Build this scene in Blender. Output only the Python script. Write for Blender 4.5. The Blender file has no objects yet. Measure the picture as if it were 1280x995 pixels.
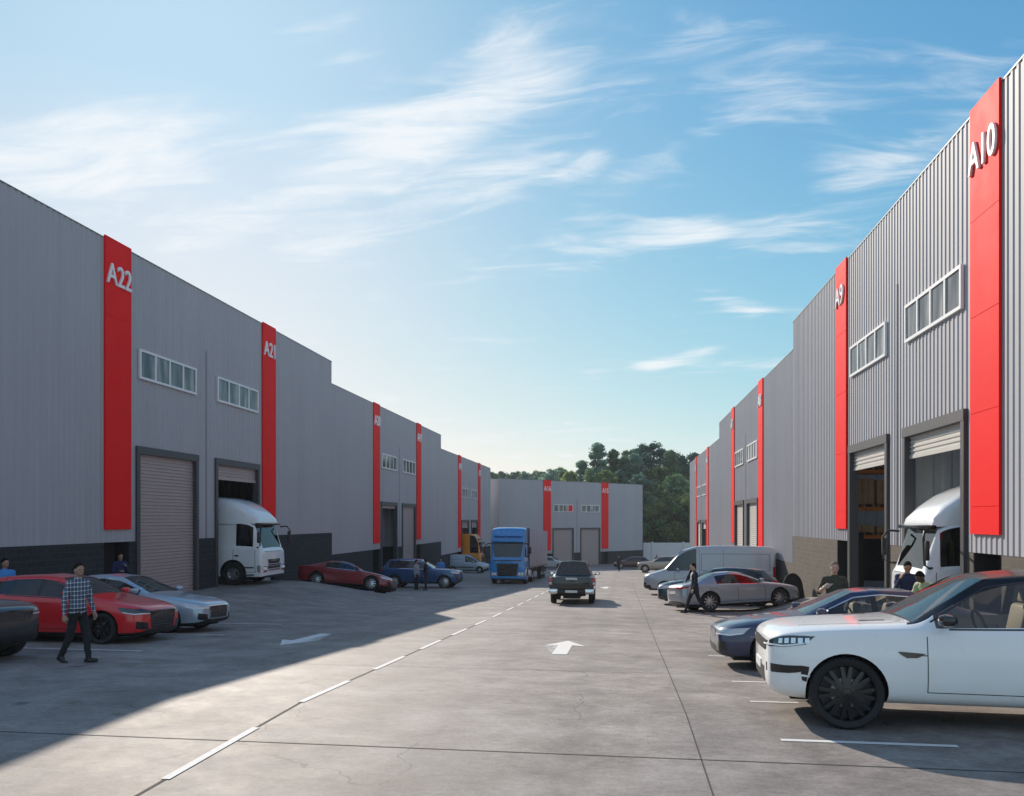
import bpy, bmesh, math, random
from mathutils import Vector, Matrix, noise
from mathutils.bvhtree import BVHTree
R = math.radians
scene = bpy.context.scene
COL = scene.collection

# ------------------------------------------------------------------ camera, sky, sun, exposure
YAW = math.atan(0.1377)
cam_data = bpy.data.cameras.new("camera")
cam = bpy.data.objects.new("camera", cam_data); COL.objects.link(cam)
cam_data.sensor_width = 36.0
cam_data.lens = 995.0 / 1280.0 * 36.0
cam_data.shift_y = 152.5 / 1280.0
cam_data.clip_end = 6000
cam.location = (0, 0, 2.4)
cam.rotation_euler = (R(90), 0, YAW)
scene.camera = cam

SUN_EL = R(28.2)
SUN_AZ = math.atan2(0.94, 1.62)          # to the left of +Y
sun_dir = Vector((-math.sin(SUN_AZ) * math.cos(SUN_EL), math.cos(SUN_AZ) * math.cos(SUN_EL), math.sin(SUN_EL)))
sun_data = bpy.data.lights.new("sun", 'SUN')
sun_data.energy = 4.8; sun_data.angle = R(0.5); sun_data.color = (1.0, 0.89, 0.76)
sun = bpy.data.objects.new("sun", sun_data); COL.objects.link(sun)
sun.rotation_euler = sun_dir.to_track_quat('Z', 'Y').to_euler()
sun.location = (-60, 100, 80)

scene.view_settings.view_transform = 'Standard'
scene.view_settings.look = 'None'
scene.view_settings.gamma = 1
scene.view_settings.use_curve_mapping = False
scene.view_settings.exposure = 0.17

world = bpy.data.worlds.new("World"); scene.world = world; world.use_nodes = True

class NT:
    """small node-tree helper"""
    def __init__(s, nt): s.nt = nt; s.n = nt.nodes; s.l = nt.links
    def new(s, t, **kw):
        n = s.n.new(t)
        for k, v in kw.items(): setattr(n, k, v)
        return n
    def link(s, a, b): s.l.new(a, b)
    def put(s, sock, v):
        if isinstance(v, bpy.types.NodeSocket): s.l.new(v, sock)
        else: sock.default_value = v
    def math(s, op, a, b=None, c=None, clamp=False):
        n = s.new('ShaderNodeMath', operation=op); n.use_clamp = clamp
        s.put(n.inputs[0], a)
        if b is not None: s.put(n.inputs[1], b)
        if c is not None: s.put(n.inputs[2], c)
        return n.outputs[0]
    def vmath(s, op, a, b=None):
        n = s.new('ShaderNodeVectorMath', operation=op); s.put(n.inputs[0], a)
        if b is not None: s.put(n.inputs[1], b)
        return n.outputs[0]
    def mix(s, f, a, b, blend='MIX'):
        n = s.new('ShaderNodeMix', data_type='RGBA', blend_type=blend)
        s.put(n.inputs[0], f); s.put(n.inputs[6], a); s.put(n.inputs[7], b)
        return n.outputs[2]
    def noise(s, vec, scale, detail=4, rough=.5, dist=0.0):
        n = s.new('ShaderNodeTexNoise'); n.inputs['Scale'].default_value = scale
        n.inputs['Detail'].default_value = detail; n.inputs['Roughness'].default_value = rough
        n.inputs['Distortion'].default_value = dist
        if vec is not None: s.l.new(vec, n.inputs['Vector'])
        return n.outputs['Fac']
    def ramp(s, fac, stops):
        n = s.new('ShaderNodeValToRGB'); s.put(n.inputs[0], fac)
        e = n.color_ramp.elements
        while len(e) < len(stops): e.new(.5)
        for i, (p, c) in enumerate(stops):
            e[i].position = p; e[i].color = c if len(c) == 4 else (*c, 1)
        return n.outputs[0]
    def mapping(s, vec, scale=(1, 1, 1), rot=(0, 0, 0), loc=(0, 0, 0)):
        n = s.new('ShaderNodeMapping'); s.l.new(vec, n.inputs[0])
        n.inputs['Scale'].default_value = scale; n.inputs['Rotation'].default_value = rot; n.inputs['Location'].default_value = loc
        return n.outputs[0]

def g3(v): return (v, v, v, 1)

def build_world():
    t = NT(world.node_tree); t.n.clear()
    out = t.new('ShaderNodeOutputWorld'); bg = t.new('ShaderNodeBackground')
    sky = t.new('ShaderNodeTexSky', sky_type='NISHITA')
    sky.sun_disc = False; sky.sun_elevation = SUN_EL; sky.sun_rotation = -SUN_AZ
    sky.altitude = 100; sky.air_density = 1.0; sky.dust_density = 0.6; sky.ozone_density = 2.2
    tc = t.new('ShaderNodeTexCoord').outputs['Generated']
    sep = t.new('ShaderNodeSeparateXYZ'); t.link(tc, sep.inputs[0])
    z = t.math('MAXIMUM', sep.outputs[2], 0.0)
    k = t.math('ADD', z, 0.16)
    px = t.math('DIVIDE', sep.outputs[0], k); py = t.math('DIVIDE', sep.outputs[1], k)
    comb = t.new('ShaderNodeCombineXYZ'); t.put(comb.inputs[0], px); t.put(comb.inputs[1], py)
    P = comb.outputs[0]
    # long cirrus streaks: noise stretched along one direction, warped by a slow field
    warp = t.new('ShaderNodeTexNoise'); warp.inputs['Scale'].default_value = 0.9; warp.inputs['Detail'].default_value = 3
    t.link(P, warp.inputs['Vector'])
    wv = t.vmath('SUBTRACT', warp.outputs['Color'], (.5, .5, .5))
    sc = t.new('ShaderNodeVectorMath', operation='SCALE'); t.link(wv, sc.inputs[0]); sc.inputs['Scale'].default_value = 0.34
    PW = t.vmath('ADD', P, sc.outputs[0])
    st = t.mapping(PW, scale=(0.75, 2.6, 1), rot=(0, 0, R(-16)), loc=(3.3, 1.35, 0))
    n1 = t.noise(st, 1.15, 9, .58, .5)
    fine = t.mapping(PW, scale=(2.2, 7.0, 1), rot=(0, 0, R(-24)), loc=(1.0, .2, 0))
    n2 = t.noise(fine, 1.6, 8, .62, .8)
    # where the banks of cirrus lie in this sky: soft ridges between pairs of sky directions (azimuth, elevation in degrees)
    ridge = None
    for (a0, e0), (a1, e1), w, amp in CLOUD_BANKS:
        A, B = plane(a0, e0), plane(a1, e1); ab = (B[0] - A[0], B[1] - A[1]); ll = max(ab[0] ** 2 + ab[1] ** 2, 1e-6)
        dx, dy = t.vmath('SUBTRACT', PW, (A[0], A[1], 0)), None
        n = t.new('ShaderNodeVectorMath', operation='DOT_PRODUCT'); t.link(dx, n.inputs[0]); n.inputs[1].default_value = (ab[0] / ll, ab[1] / ll, 0)
        h = t.math('MULTIPLY', n.outputs['Value'], 1.0, clamp=True)
        sc_ = t.new('ShaderNodeVectorMath', operation='SCALE'); sc_.inputs[0].default_value = (ab[0], ab[1], 0); t.link(h, sc_.inputs['Scale'])
        ln = t.new('ShaderNodeVectorMath', operation='LENGTH'); t.link(t.vmath('SUBTRACT', dx, sc_.outputs[0]), ln.inputs[0])
        mr = t.new('ShaderNodeMapRange', interpolation_type='SMOOTHSTEP'); t.link(ln.outputs['Value'], mr.inputs[0])
        mr.inputs[1].default_value = w; mr.inputs[2].default_value = 0; mr.inputs[3].default_value = 0; mr.inputs[4].default_value = amp
        ridge = mr.outputs[0] if ridge is None else t.math('MAXIMUM', ridge, mr.outputs[0])
    a = t.math('ADD', t.math('MULTIPLY', n1, .60), t.math('MULTIPLY', n2, .40))
    a = t.math('ADD', t.math('MULTIPLY', t.math('SUBTRACT', a, .5), 1.35), t.math('MULTIPLY_ADD', ridge, .27, .43))
    m = t.new('ShaderNodeMapRange', interpolation_type='SMOOTHSTEP'); t.put(m.inputs[0], a)
    m.inputs[1].default_value = .47; m.inputs[2].default_value = .80
    # unseen cloud behind the viewer and over the right-hand roofs, added for fill light
    back = t.new('ShaderNodeMapRange', interpolation_type='SMOOTHSTEP'); t.put(back.inputs[0], sep.outputs[1]); back.inputs[1].default_value = .12; back.inputs[2].default_value = -.45
    rite = t.new('ShaderNodeMapRange', interpolation_type='SMOOTHSTEP'); t.put(rite.inputs[0], sep.outputs[0]); rite.inputs[1].default_value = .56; rite.inputs[2].default_value = .86
    fill_cloud = t.math('MULTIPLY', t.math('MAXIMUM', back.outputs[0], rite.outputs[0]), t.math('MULTIPLY', t.math('MULTIPLY_ADD', n1, 1.1, .25, clamp=True), .38))
    # small soft heaps low over the horizon
    heap = t.noise(t.mapping(P, scale=(.8, 1.0, 1), loc=(.35, .75, 0)), 3.2, 7, .55, .2)
    hm = t.new('ShaderNodeMapRange', interpolation_type='SMOOTHSTEP'); t.put(hm.inputs[0], heap)
    hm.inputs[1].default_value = .60; hm.inputs[2].default_value = .76
    low = t.new('ShaderNodeMapRange'); t.put(low.inputs[0], z)
    low.inputs[1].default_value = .34; low.inputs[2].default_value = .16
    cl = t.math('MAXIMUM', t.math('MULTIPLY', m.outputs[0], .85), t.math('MULTIPLY', t.math('MULTIPLY', hm.outputs[0], low.outputs[0]), .7))
    skyc = t.mix(1.0, sky.outputs[0], SKY_TINT, 'MULTIPLY')
    # a milky summer sky: the brightness round the sun is held down softly
    sc3 = t.new('ShaderNodeSeparateColor'); t.link(skyc, sc3.inputs[0])
    cc3 = t.new('ShaderNodeCombineColor')
    for i in range(3):
        x = t.math('MULTIPLY', t.math('POWER', t.math('DIVIDE', sc3.outputs[i], 3.0), SKY_POW[i]), 3.0); kn = t.new('ShaderNodeMapRange'); t.put(kn.inputs[0], z); kn.inputs[1].default_value = .03; kn.inputs[2].default_value = .46; kn.inputs[3].default_value = SKY_KNEE_LOW[i]; kn.inputs[4].default_value = SKY_KNEE[i]
        q = t.math('POWER', t.math('DIVIDE', x, kn.outputs[0]), 1.6)
        t.put(cc3.inputs[i], t.math('DIVIDE', x, t.math('POWER', t.math('ADD', 1.0, q), .625)))
    skyc = cc3.outputs[0]
    cl = t.math('MAXIMUM', cl, fill_cloud)
    col = t.mix(cl, skyc, CLOUD_COL)
    t.put(bg.inputs[0], col); bg.inputs[1].default_value = SKY_STRENGTH
    t.link(bg.outputs[0], out.inputs[0])
SKY_TINT = (0.66, 1.05, 1.34, 1)
SKY_POW = (1.30, 1.12, 1.0)
def plane(az, el):
    """azimuth (left of +Y) and elevation -> the cloud plane used above"""
    a, e = R(az), R(el); k = math.sin(e) + .16
    return (-math.sin(a) * math.cos(e) / k, math.cos(a) * math.cos(e) / k)
# (azimuth, elevation) of both ends, half width, strength
CLOUD_BANKS = [((43, 20), (33, 22), .30, .95), ((31, 18), (19, 23), .22, 1.0), ((19, 23), (9, 30.5), .20, .95), ((24, 18.5), (3, 24), .17, .9),
               ((2, 21), (-10, 26), .15, .55), ((3, 19), (-6, 19.5), .12, .6), ((-5, 31), (-11, 30), .10, .42), ((-15, 22), (-21, 22.5), .14, .66), ((-6, 15.5), (-9, 14), .10, .7), ((-2.3, 11), (-5.3, 11.6), .12, .95),
               ((22, 31), (12, 27), .12, .45), ((12, 17), (2, 17), .20, .35), ((-9, 18), (-15, 17.5), .12, .5)]
CLOUD_COL = (5.6, 5.75, 5.9, 1)
SKY_STRENGTH = 0.15
SKY_KNEE = (3.4, 4.8, 6.0)
SKY_KNEE_LOW = (8.5, 6.6, 5.9)
build_world()

# ------------------------------------------------------------------ ground heights
def lerp(a, b, t): return a + (b - a) * t
def sstep(x): x = max(0.0, min(1.0, x)); return x * x * (3 - 2 * x)
SY = [-400, 10, 25, 42, 60, 87, 115, 125, 5000]
SZ = [0, 0, -.75, -1.52, -2.25, -3.2, -4.1, -4.2, -4.2]
def street(Y):
    for i in range(len(SY) - 1):
        if Y <= SY[i + 1]: return lerp(SZ[i], SZ[i + 1], (Y - SY[i]) / (SY[i + 1] - SY[i]))
    return SZ[-1]
XL, XR = -17.0, 8.06                     # the planes of the two facades
LEN = 28.8
LEFT0, RIGHT0 = 16.4, 10.4               # where the first unit of each row begins
FLOORS = [-.43, -1.73, -3.03]
def ground_z(X, Y):
    z = street(Y)
    for i, f in enumerate(FLOORS):
        wy = 1 - sstep((abs(Y - (LEFT0 + LEN * (i + .5))) - 4.6) / 4.2)
        wx = sstep((-9.0 - X) / 6.6)
        z = lerp(z, f, wx * wy)
        wy = 1 - sstep((abs(Y - (RIGHT0 + LEN * (i + .5))) - 5.6) / 3.6)
        wx = sstep((X - 4.6) / 2.6)
        z = lerp(z, f, wx * wy)
    return z
CA, SA = math.cos(YAW), math.sin(YAW)
def from_cam(xc, Z): return (xc * CA - Z * SA, xc * SA + Z * CA)     # camera-frame plan position -> world
def seen(u, Z): return from_cam((u - 640) / 995 * Z, Z)              # a sight line and a measured distance -> world plan position

# ------------------------------------------------------------------ object helpers
def tag(o, label=None, cat=None, group=None, kind=None):
    if label: o['label'] = label
    if cat: o['category'] = cat
    if group: o['group'] = group
    if kind: o['kind'] = kind
    return o
def empty(name, loc=(0, 0, 0), rz=0.0, label=None, cat=None, group=None):
    o = bpy.data.objects.new(name, None); COL.objects.link(o)
    o.location = loc; o.rotation_euler = (0, 0, rz); o.empty_display_size = .3
    return tag(o, label, cat, group)
class MB:
    """collects faces; build() links them as one mesh object"""
    def __init__(s): s.v = []; s.f = []; s.m = []; s.sm = []
    def add(s, verts, faces, m=0, smooth=False):
        b = len(s.v); s.v += [tuple(p) for p in verts]
        for f in faces: s.f.append(tuple(b + i for i in f)); s.m.append(m); s.sm.append(smooth)
        return s
    def box(s, x0, x1, y0, y1, z0, z1, m=0):
        v = [(x, y, z) for x in (x0, x1) for y in (y0, y1) for z in (z0, z1)]
        return s.add(v, [(0, 1, 3, 2), (4, 6, 7, 5), (0, 4, 5, 1), (2, 3, 7, 6), (0, 2, 6, 4), (1, 5, 7, 3)], m)
    def obox(s, c, ax, ay, az, m=0):
        """oriented box: centre and three half-axis vectors"""
        c, ax, ay, az = Vector(c), Vector(ax), Vector(ay), Vector(az)
        v = [c + ax * i + ay * j + az * k for i in (-1, 1) for j in (-1, 1) for k in (-1, 1)]
        return s.add(v, [(0, 1, 3, 2), (4, 6, 7, 5), (0, 4, 5, 1), (2, 3, 7, 6), (0, 2, 6, 4), (1, 5, 7, 3)], m)
    def bbox(s, x0, x1, y0, y1, z0, z1, b=.02, m=0):
        """box with chamfered edges"""
        bm = bmesh.new()
        bmesh.ops.create_cube(bm, size=1)
        for v in bm.verts:
            v.co = Vector((lerp(x0, x1, v.co.x + .5), lerp(y0, y1, v.co.y + .5), lerp(z0, z1, v.co.z + .5)))
        bmesh.ops.bevel(bm, geom=bm.edges[:], offset=b, segments=2, affect='EDGES', profile=.5)
        bm.verts.index_update()
        s.add([v.co.copy() for v in bm.verts], [[v.index for v in f.verts] for f in bm.faces], m, True); bm.free()
        return s
    def tube(s, pts, r, n=8, m=0, cap=True):
        pts = [Vector(p) for p in pts]; rr = r if isinstance(r, (list, tuple)) else [r] * len(pts)
        rings = []; up = Vector((0, 0, 1))
        for i, p in enumerate(pts):
            d = (pts[min(i + 1, len(pts) - 1)] - pts[max(i - 1, 0)]).normalized()
            a = d.cross(up) if abs(d.z) < .95 else d.cross(Vector((1, 0, 0))); a.normalize(); b = d.cross(a)
            rings.append([p + (a * math.cos(2 * math.pi * k / n) + b * math.sin(2 * math.pi * k / n)) * rr[i] for k in range(n)])
        v = [q for ring in rings for q in ring]
        f = [(i * n + k, i * n + (k + 1) % n, (i + 1) * n + (k + 1) % n, (i + 1) * n + k) for i in range(len(pts) - 1) for k in range(n)]
        if cap: f += [tuple(range(n - 1, -1, -1)), tuple(range((len(pts) - 1) * n, len(pts) * n))]
        return s.add(v, f, m, True)
    def lathe(s, prof, n=32, axis='y', c=(0, 0, 0), m=0):
        """revolve (radius, offset) pairs about an axis through c"""
        v = []
        for r, o in prof:
            for k in range(n):
                a = 2 * math.pi * k / n; x, z = r * math.cos(a), r * math.sin(a)
                v.append({'y': (c[0] + x, c[1] + o, c[2] + z), 'z': (c[0] + x, c[1] + z, c[2] + o), 'x': (c[0] + o, c[1] + x, c[2] + z)}[axis])
        f = [(i * n + k, (i + 1) * n + k, (i + 1) * n + (k + 1) % n, i * n + (k + 1) % n) for i in range(len(prof) - 1) for k in range(n)]
        return s.add(v, f, m, True)
    def ball(s, c, rx, ry, rz, m=0, nu=14, nv=9, lo=-90, hi=90):
        v = []; 
        for j in range(nv + 1):
            t = R(lerp(lo, hi, j / nv))
            for k in range(nu):
                a = 2 * math.pi * k / nu
                v.append((c[0] + rx * math.cos(t) * math.cos(a), c[1] + ry * math.cos(t) * math.sin(a), c[2] + rz * math.sin(t)))
        f = [(j * nu + k, j * nu + (k + 1) % nu, (j + 1) * nu + (k + 1) % nu, (j + 1) * nu + k) for j in range(nv) for k in range(nu)]
        return s.add(v, f, m, True)
    def prism(s, poly, y0, y1, m=0):
        """polygon in (x, z) swept from y0 to y1"""
        n = len(poly)
        v = [(x, y0, z) for x, z in poly] + [(x, y1, z) for x, z in poly]
        f = [tuple(range(n)), tuple(range(2 * n - 1, n - 1, -1))] + [(i, n + i, n + (i + 1) % n, (i + 1) % n) for i in range(n)]
        return s.add(v, f, m)
    def mesh(s, name, mats, weld=False, fix=True):
        me = bpy.data.meshes.new(name); me.from_pydata(s.v, [], s.f)
        for mt in (mats if isinstance(mats, (list, tuple)) else [mats]): me.materials.append(mt)
        me.polygons.foreach_set('material_index', s.m); me.polygons.foreach_set('use_smooth', s.sm)
        if fix:
            bm = bmesh.new(); bm.from_mesh(me)
            bmesh.ops.remove_doubles(bm, verts=bm.verts, dist=1e-5)
            bmesh.ops.recalc_face_normals(bm, faces=bm.faces); bm.to_mesh(me); bm.free()
        if any(s.sm): me.set_sharp_from_angle(angle=R(42))
        me.update(); return me
    def build(s, name, mats, parent=None, loc=(0, 0, 0), rot=(0, 0, 0), fix=True):
        return link(name, s.mesh(name, mats, fix=fix), parent, loc, rot)
def link(name, me, parent=None, loc=(0, 0, 0), rot=(0, 0, 0)):
    o = bpy.data.objects.new(name, me); COL.objects.link(o)
    o.location = loc; o.rotation_euler = rot
    if parent is not None: o.parent = parent
    return o
def copy_tree(o, parent=None, top=True):
    c = o.copy(); COL.objects.link(c)
    if parent is not None: c.parent = parent
    for ch in list(o.children): copy_tree(ch, c)
    return c

# ------------------------------------------------------------------ materials
def new_mat(name):
    m = bpy.data.materials.new(name); m.use_nodes = True
    t = NT(m.node_tree); t.n.clear()
    out = t.new('ShaderNodeOutputMaterial'); b = t.new('ShaderNodeBsdfPrincipled'); t.link(b.outputs[0], out.inputs[0])
    return m, t, b, out
def plain(name, col, rough=.5, metal=0.0, var=.12, scale=6.0, coat=0.0, bump=0.0, bscale=60.0, spec=.5, coords='Object'):
    """a surface of one colour with faint mottling in tone and gloss"""
    m, t, b, out = new_mat(name)
    tc = t.new('ShaderNodeTexCoord').outputs[coords]
    n = t.noise(tc, scale, 5, .6)
    f = t.math('MULTIPLY_ADD', n, 2 * var, 1 - var)
    mul = t.new('ShaderNodeMix', data_type='RGBA', blend_type='MULTIPLY'); mul.inputs[0].default_value = 1
    mul.inputs[6].default_value = (*col, 1); cx = t.new('ShaderNodeCombineColor')
    for i in range(3): t.put(cx.inputs[i], f)
    t.link(cx.outputs[0], mul.inputs[7]); t.link(mul.outputs[2], b.inputs['Base Color'])
    t.put(b.inputs['Roughness'], t.math('MULTIPLY_ADD', t.noise(tc, scale * 2.3, 3, .5), .16, max(.0, rough - .08)))
    b.inputs['Metallic'].default_value = metal; b.inputs['Coat Weight'].default_value = coat; b.inputs['Coat Roughness'].default_value = .04
    b.inputs['Specular IOR Level'].default_value = spec
    if bump:
        bp = t.new('ShaderNodeBump'); bp.inputs['Strength'].default_value = bump; bp.inputs['Distance'].default_value = .01
        t.put(bp.inputs['Height'], t.noise(tc, bscale, 4, .6)); t.link(bp.outputs[0], b.inputs['Normal'])
    return m
def paint(name, col, flake=.0, rough=.32):
    return plain(name, col, rough, flake, .05, 3.0, coat=.85)

def concrete():
    m, t, b, out = new_mat("street concrete")
    P = t.new('ShaderNodeTexCoord').outputs['Object']
    big = t.noise(P, .22, 5, .6, .4)
    streak = t.noise(t.mapping(P, scale=(.75, 1.15, 1)), .9, 8, .70, .3)
    mid = t.noise(P, 1.7, 8, .68, .2)
    fine = t.noise(P, 26, 6, .75)
    grit = t.noise(P, 140, 3, .7)
    v = t.math('MULTIPLY_ADD', big, .34, .03)
    v = t.math('ADD', v, t.math('MULTIPLY', t.math('SUBTRACT', streak, .5), .60)); v = t.math('ADD', v, .21)
    st2 = t.noise(t.mapping(P, scale=(1.0, 1.7, 1), loc=(4, 9, 0)), 6.5, 7, .72, .2)
    v = t.math('ADD', v, t.math('MULTIPLY', t.math('SUBTRACT', st2, .5), .40))
    v = t.math('ADD', v, t.math('ADD', t.math('MULTIPLY', mid, .46), -.08))
    v = t.math('ADD', v, t.math('MULTIPLY', t.math('SUBTRACT', fine, .5), .42))
    v = t.math('ADD', v, t.math('MULTIPLY', t.math('SUBTRACT', grit, .5), .12))
    c = t.ramp(v, [(.32, (.112, .097, .089)), (.50, (.215, .187, .170)), (.62, (.300, .266, .243)), (.80, (.43, .395, .365))])
    # pale scuffs and dark spots
    sc = t.noise(t.mapping(P, scale=(.9, 1.5, 1), loc=(7, 3, 0)), 2.2, 10, .78, .3)
    scm = t.new('ShaderNodeMapRange', interpolation_type='SMOOTHSTEP'); t.put(scm.inputs[0], sc); scm.inputs[1].default_value = .60; scm.inputs[2].default_value = .74
    c = t.mix(t.math('MULTIPLY', scm.outputs[0], .75), c, (.44, .41, .38, 1))
    sp = t.new('ShaderNodeTexVoronoi', feature='F1'); sp.inputs['Scale'].default_value = .55; t.link(t.mapping(P, scale=(1, 1.5, 1)), sp.inputs['Vector'])
    spm = t.new('ShaderNodeMapRange', interpolation_type='SMOOTHSTEP'); t.put(spm.inputs[0], t.math('ADD', sp.outputs['Distance'], t.math('MULTIPLY', t.math('SUBTRACT', mid, .5), .25)))
    spm.inputs[1].default_value = .10; spm.inputs[2].default_value = .03
    c = t.mix(t.math('MULTIPLY', spm.outputs[0], .65), c, (.07, .062, .055, 1))
    oil = t.noise(t.mapping(P, loc=(31, 12, 0)), .42, 4, .6, .8)
    om = t.new('ShaderNodeMapRange', interpolation_type='SMOOTHSTEP'); t.put(om.inputs[0], oil); om.inputs[1].default_value = .60; om.inputs[2].default_value = .80
    c = t.mix(t.math('MULTIPLY', om.outputs[0], .30), c, (.10, .095, .09, 1))
    # faint rubber tracks where vehicles run
    sx = t.new('ShaderNodeSeparateXYZ'); t.link(P, sx.inputs[0]); tr = None
    wob = t.math('MULTIPLY', t.math('SUBTRACT', t.noise(t.mapping(P, scale=(0, .12, 0)), 1.0, 2), .5), .9)
    for xc in (-2.05, -.55, -8.0, -6.5):
        d = t.math('ABSOLUTE', t.math('SUBTRACT', t.math('ADD', sx.outputs[0], wob), xc))
        k = t.math('SUBTRACT', 1.0, t.math('DIVIDE', d, .34), clamp=True); tr = k if tr is None else t.math('MAXIMUM', tr, k)
    trn = t.noise(t.mapping(P, scale=(5, .35, 1)), 1.0, 6, .7)
    c = t.mix(t.math('MULTIPLY', t.math('MULTIPLY', tr, trn), .34), c, (.085, .08, .078, 1))
    # slab to slab differences and hairline cracks
    slab = t.new('ShaderNodeTexWhiteNoise', noise_dimensions='2D'); cs = t.new('ShaderNodeCombineXYZ')
    t.put(cs.inputs[0], t.math('FLOOR', t.math('DIVIDE', t.math('ADD', sx.outputs[0], 4.18), 4.97))); t.put(cs.inputs[1], t.math('FLOOR', t.math('DIVIDE', t.math('SUBTRACT', sx.outputs[1], 2.6), 5.5))); t.link(cs.outputs[0], slab.inputs['Vector'])
    c = t.mix(t.math('MULTIPLY', slab.outputs['Value'], .16), c, (.12, .115, .11, 1))
    vc = t.new('ShaderNodeTexVoronoi', feature='DISTANCE_TO_EDGE'); vc.inputs['Scale'].default_value = .17
    wv2 = t.new('ShaderNodeTexNoise'); wv2.inputs['Scale'].default_value = 1.1; wv2.inputs['Detail'].default_value = 6; t.link(P, wv2.inputs['Vector'])
    s2 = t.new('ShaderNodeVectorMath', operation='SCALE'); t.link(wv2.outputs['Color'], s2.inputs[0]); s2.inputs['Scale'].default_value = 1.1
    t.link(t.vmath('ADD', P, s2.outputs[0]), vc.inputs['Vector'])
    ck = t.math('MULTIPLY', t.math('LESS_THAN', vc.outputs['Distance'], .0016), t.math('GREATER_THAN', t.noise(P, .35, 2), .52))
    c = t.mix(t.math('MULTIPLY', ck, .55), c, (.06, .055, .05, 1))
    t.link(c, b.inputs['Base Color'])
    t.put(b.inputs['Roughness'], t.math('MULTIPLY_ADD', mid, .30, .55))
    b.inputs['Specular IOR Level'].default_value = .35
    bp = t.new('ShaderNodeBump'); bp.inputs['Strength'].default_value = .35; bp.inputs['Distance'].default_value = .012
    t.put(bp.inputs['Height'], t.math('ADD', t.math('MULTIPLY', fine, .6), mid)); t.link(bp.outputs[0], b.inputs['Normal'])
    return m
def blockwork(name, c1, c2, cm):
    m, t, b, out = new_mat(name)
    P = t.new('ShaderNodeTexCoord').outputs['Object']
    s = t.new('ShaderNodeSeparateXYZ'); t.link(P, s.inputs[0])
    cb = t.new('ShaderNodeCombineXYZ'); t.link(s.outputs[0], cb.inputs[0]); t.link(s.outputs[2], cb.inputs[1]); t.link(s.outputs[1], cb.inputs[2])
    br = t.new('ShaderNodeTexBrick'); t.link(cb.outputs[0], br.inputs['Vector'])
    br.inputs['Color1'].default_value = (*c1, 1); br.inputs['Color2'].default_value = (*c2, 1); br.inputs['Mortar'].default_value = (*cm, 1)
    br.inputs['Scale'].default_value = 1; br.inputs['Brick Width'].default_value = .4; br.inputs['Row Height'].default_value = .2
    br.inputs['Mortar Size'].default_value = .012; br.inputs['Bias'].default_value = 0
    n = t.noise(P, 3.0, 6, .65); n2 = t.noise(P, 40, 4, .7)
    f = t.math('ADD', t.math('MULTIPLY_ADD', n, .5, .6), t.math('MULTIPLY', t.math('SUBTRACT', n2, .5), .35))
    cx = t.new('ShaderNodeCombineColor')
    for i in range(3): t.put(cx.inputs[i], f)
    t.put(b.inputs['Base Color'], t.mix(1, br.outputs['Color'], cx.outputs[0], 'MULTIPLY'))
    b.inputs['Roughness'].default_value = .9
    bp = t.new('ShaderNodeBump'); bp.inputs['Strength'].default_value = .5; bp.inputs['Distance'].default_value = .01
    t.put(bp.inputs['Height'], t.math('SUBTRACT', t.math('MULTIPLY', n2, .4), br.outputs['Fac'])); t.link(bp.outputs[0], b.inputs['Normal'])
    return m
def cladding():
    """coated steel sheet: slightly different sheets, faint runs down the face"""
    m, t, b, out = new_mat("grey coated steel cladding")
    P = t.new('ShaderNodeTexCoord').outputs['Object']
    run = t.noise(t.mapping(P, scale=(3.0, 1, .10)), 1.4, 6, .65)
    soft = t.noise(P, .35, 4, .55)
    s = t.new('ShaderNodeSeparateXYZ'); t.link(P, s.inputs[0])
    sheet = t.new('ShaderNodeTexWhiteNoise', noise_dimensions='1D'); t.put(sheet.inputs['W'], t.math('FLOOR', t.math('DIVIDE', s.outputs[0], 1.0)))
    f = t.math('ADD', t.math('MULTIPLY_ADD', run, .24, .80), t.math('MULTIPLY', t.math('SUBTRACT', soft, .5), .12))
    f = t.math('ADD', f, t.math('MULTIPLY', t.math('SUBTRACT', sheet.outputs['Value'], .5), .035))
    cx = t.new('ShaderNodeCombineColor')
    for i in range(3): t.put(cx.inputs[i], f)
    t.put(b.inputs['Base Color'], t.mix(1, (.455, .445, .468, 1), cx.outputs[0], 'MULTIPLY'))
    t.put(b.inputs['Roughness'], t.math('MULTIPLY_ADD', run, .15, .52))
    b.inputs['Specular IOR Level'].default_value = .25
    return m
def glass(name, tint, see=.5, rough=.02):
    """tinted pane: partly see-through, mirror at grazing angles"""
    m = bpy.data.materials.new(name); m.use_nodes = True; t = NT(m.node_tree); t.n.clear()
    out = t.new('ShaderNodeOutputMaterial')
    tr = t.new('ShaderNodeBsdfTransparent'); tr.inputs[0].default_value = (tint[0] * see, tint[1] * see, tint[2] * see, 1)
    gl = t.new('ShaderNodeBsdfGlossy'); gl.inputs['Roughness'].default_value = rough; gl.inputs[0].default_value = (.95, .97, 1, 1)
    fr = t.new('ShaderNodeFresnel'); fr.inputs[0].default_value = 1.5
    P = t.new('ShaderNodeTexCoord').outputs['Object']
    bp = t.new('ShaderNodeBump'); bp.inputs['Strength'].default_value = .05; bp.inputs['Distance'].default_value = .02
    t.put(bp.inputs['Height'], t.noise(P, 1.5, 2)); t.link(bp.outputs[0], gl.inputs['Normal'])
    mx = t.new('ShaderNodeMixShader'); t.put(mx.inputs[0], t.math('MULTIPLY_ADD', fr.outputs[0], .9, .03, clamp=True))
    t.link(tr.outputs[0], mx.inputs[1]); t.link(gl.outputs[0], mx.inputs[2]); t.link(mx.outputs[0], out.inputs[0])
    return m
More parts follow.
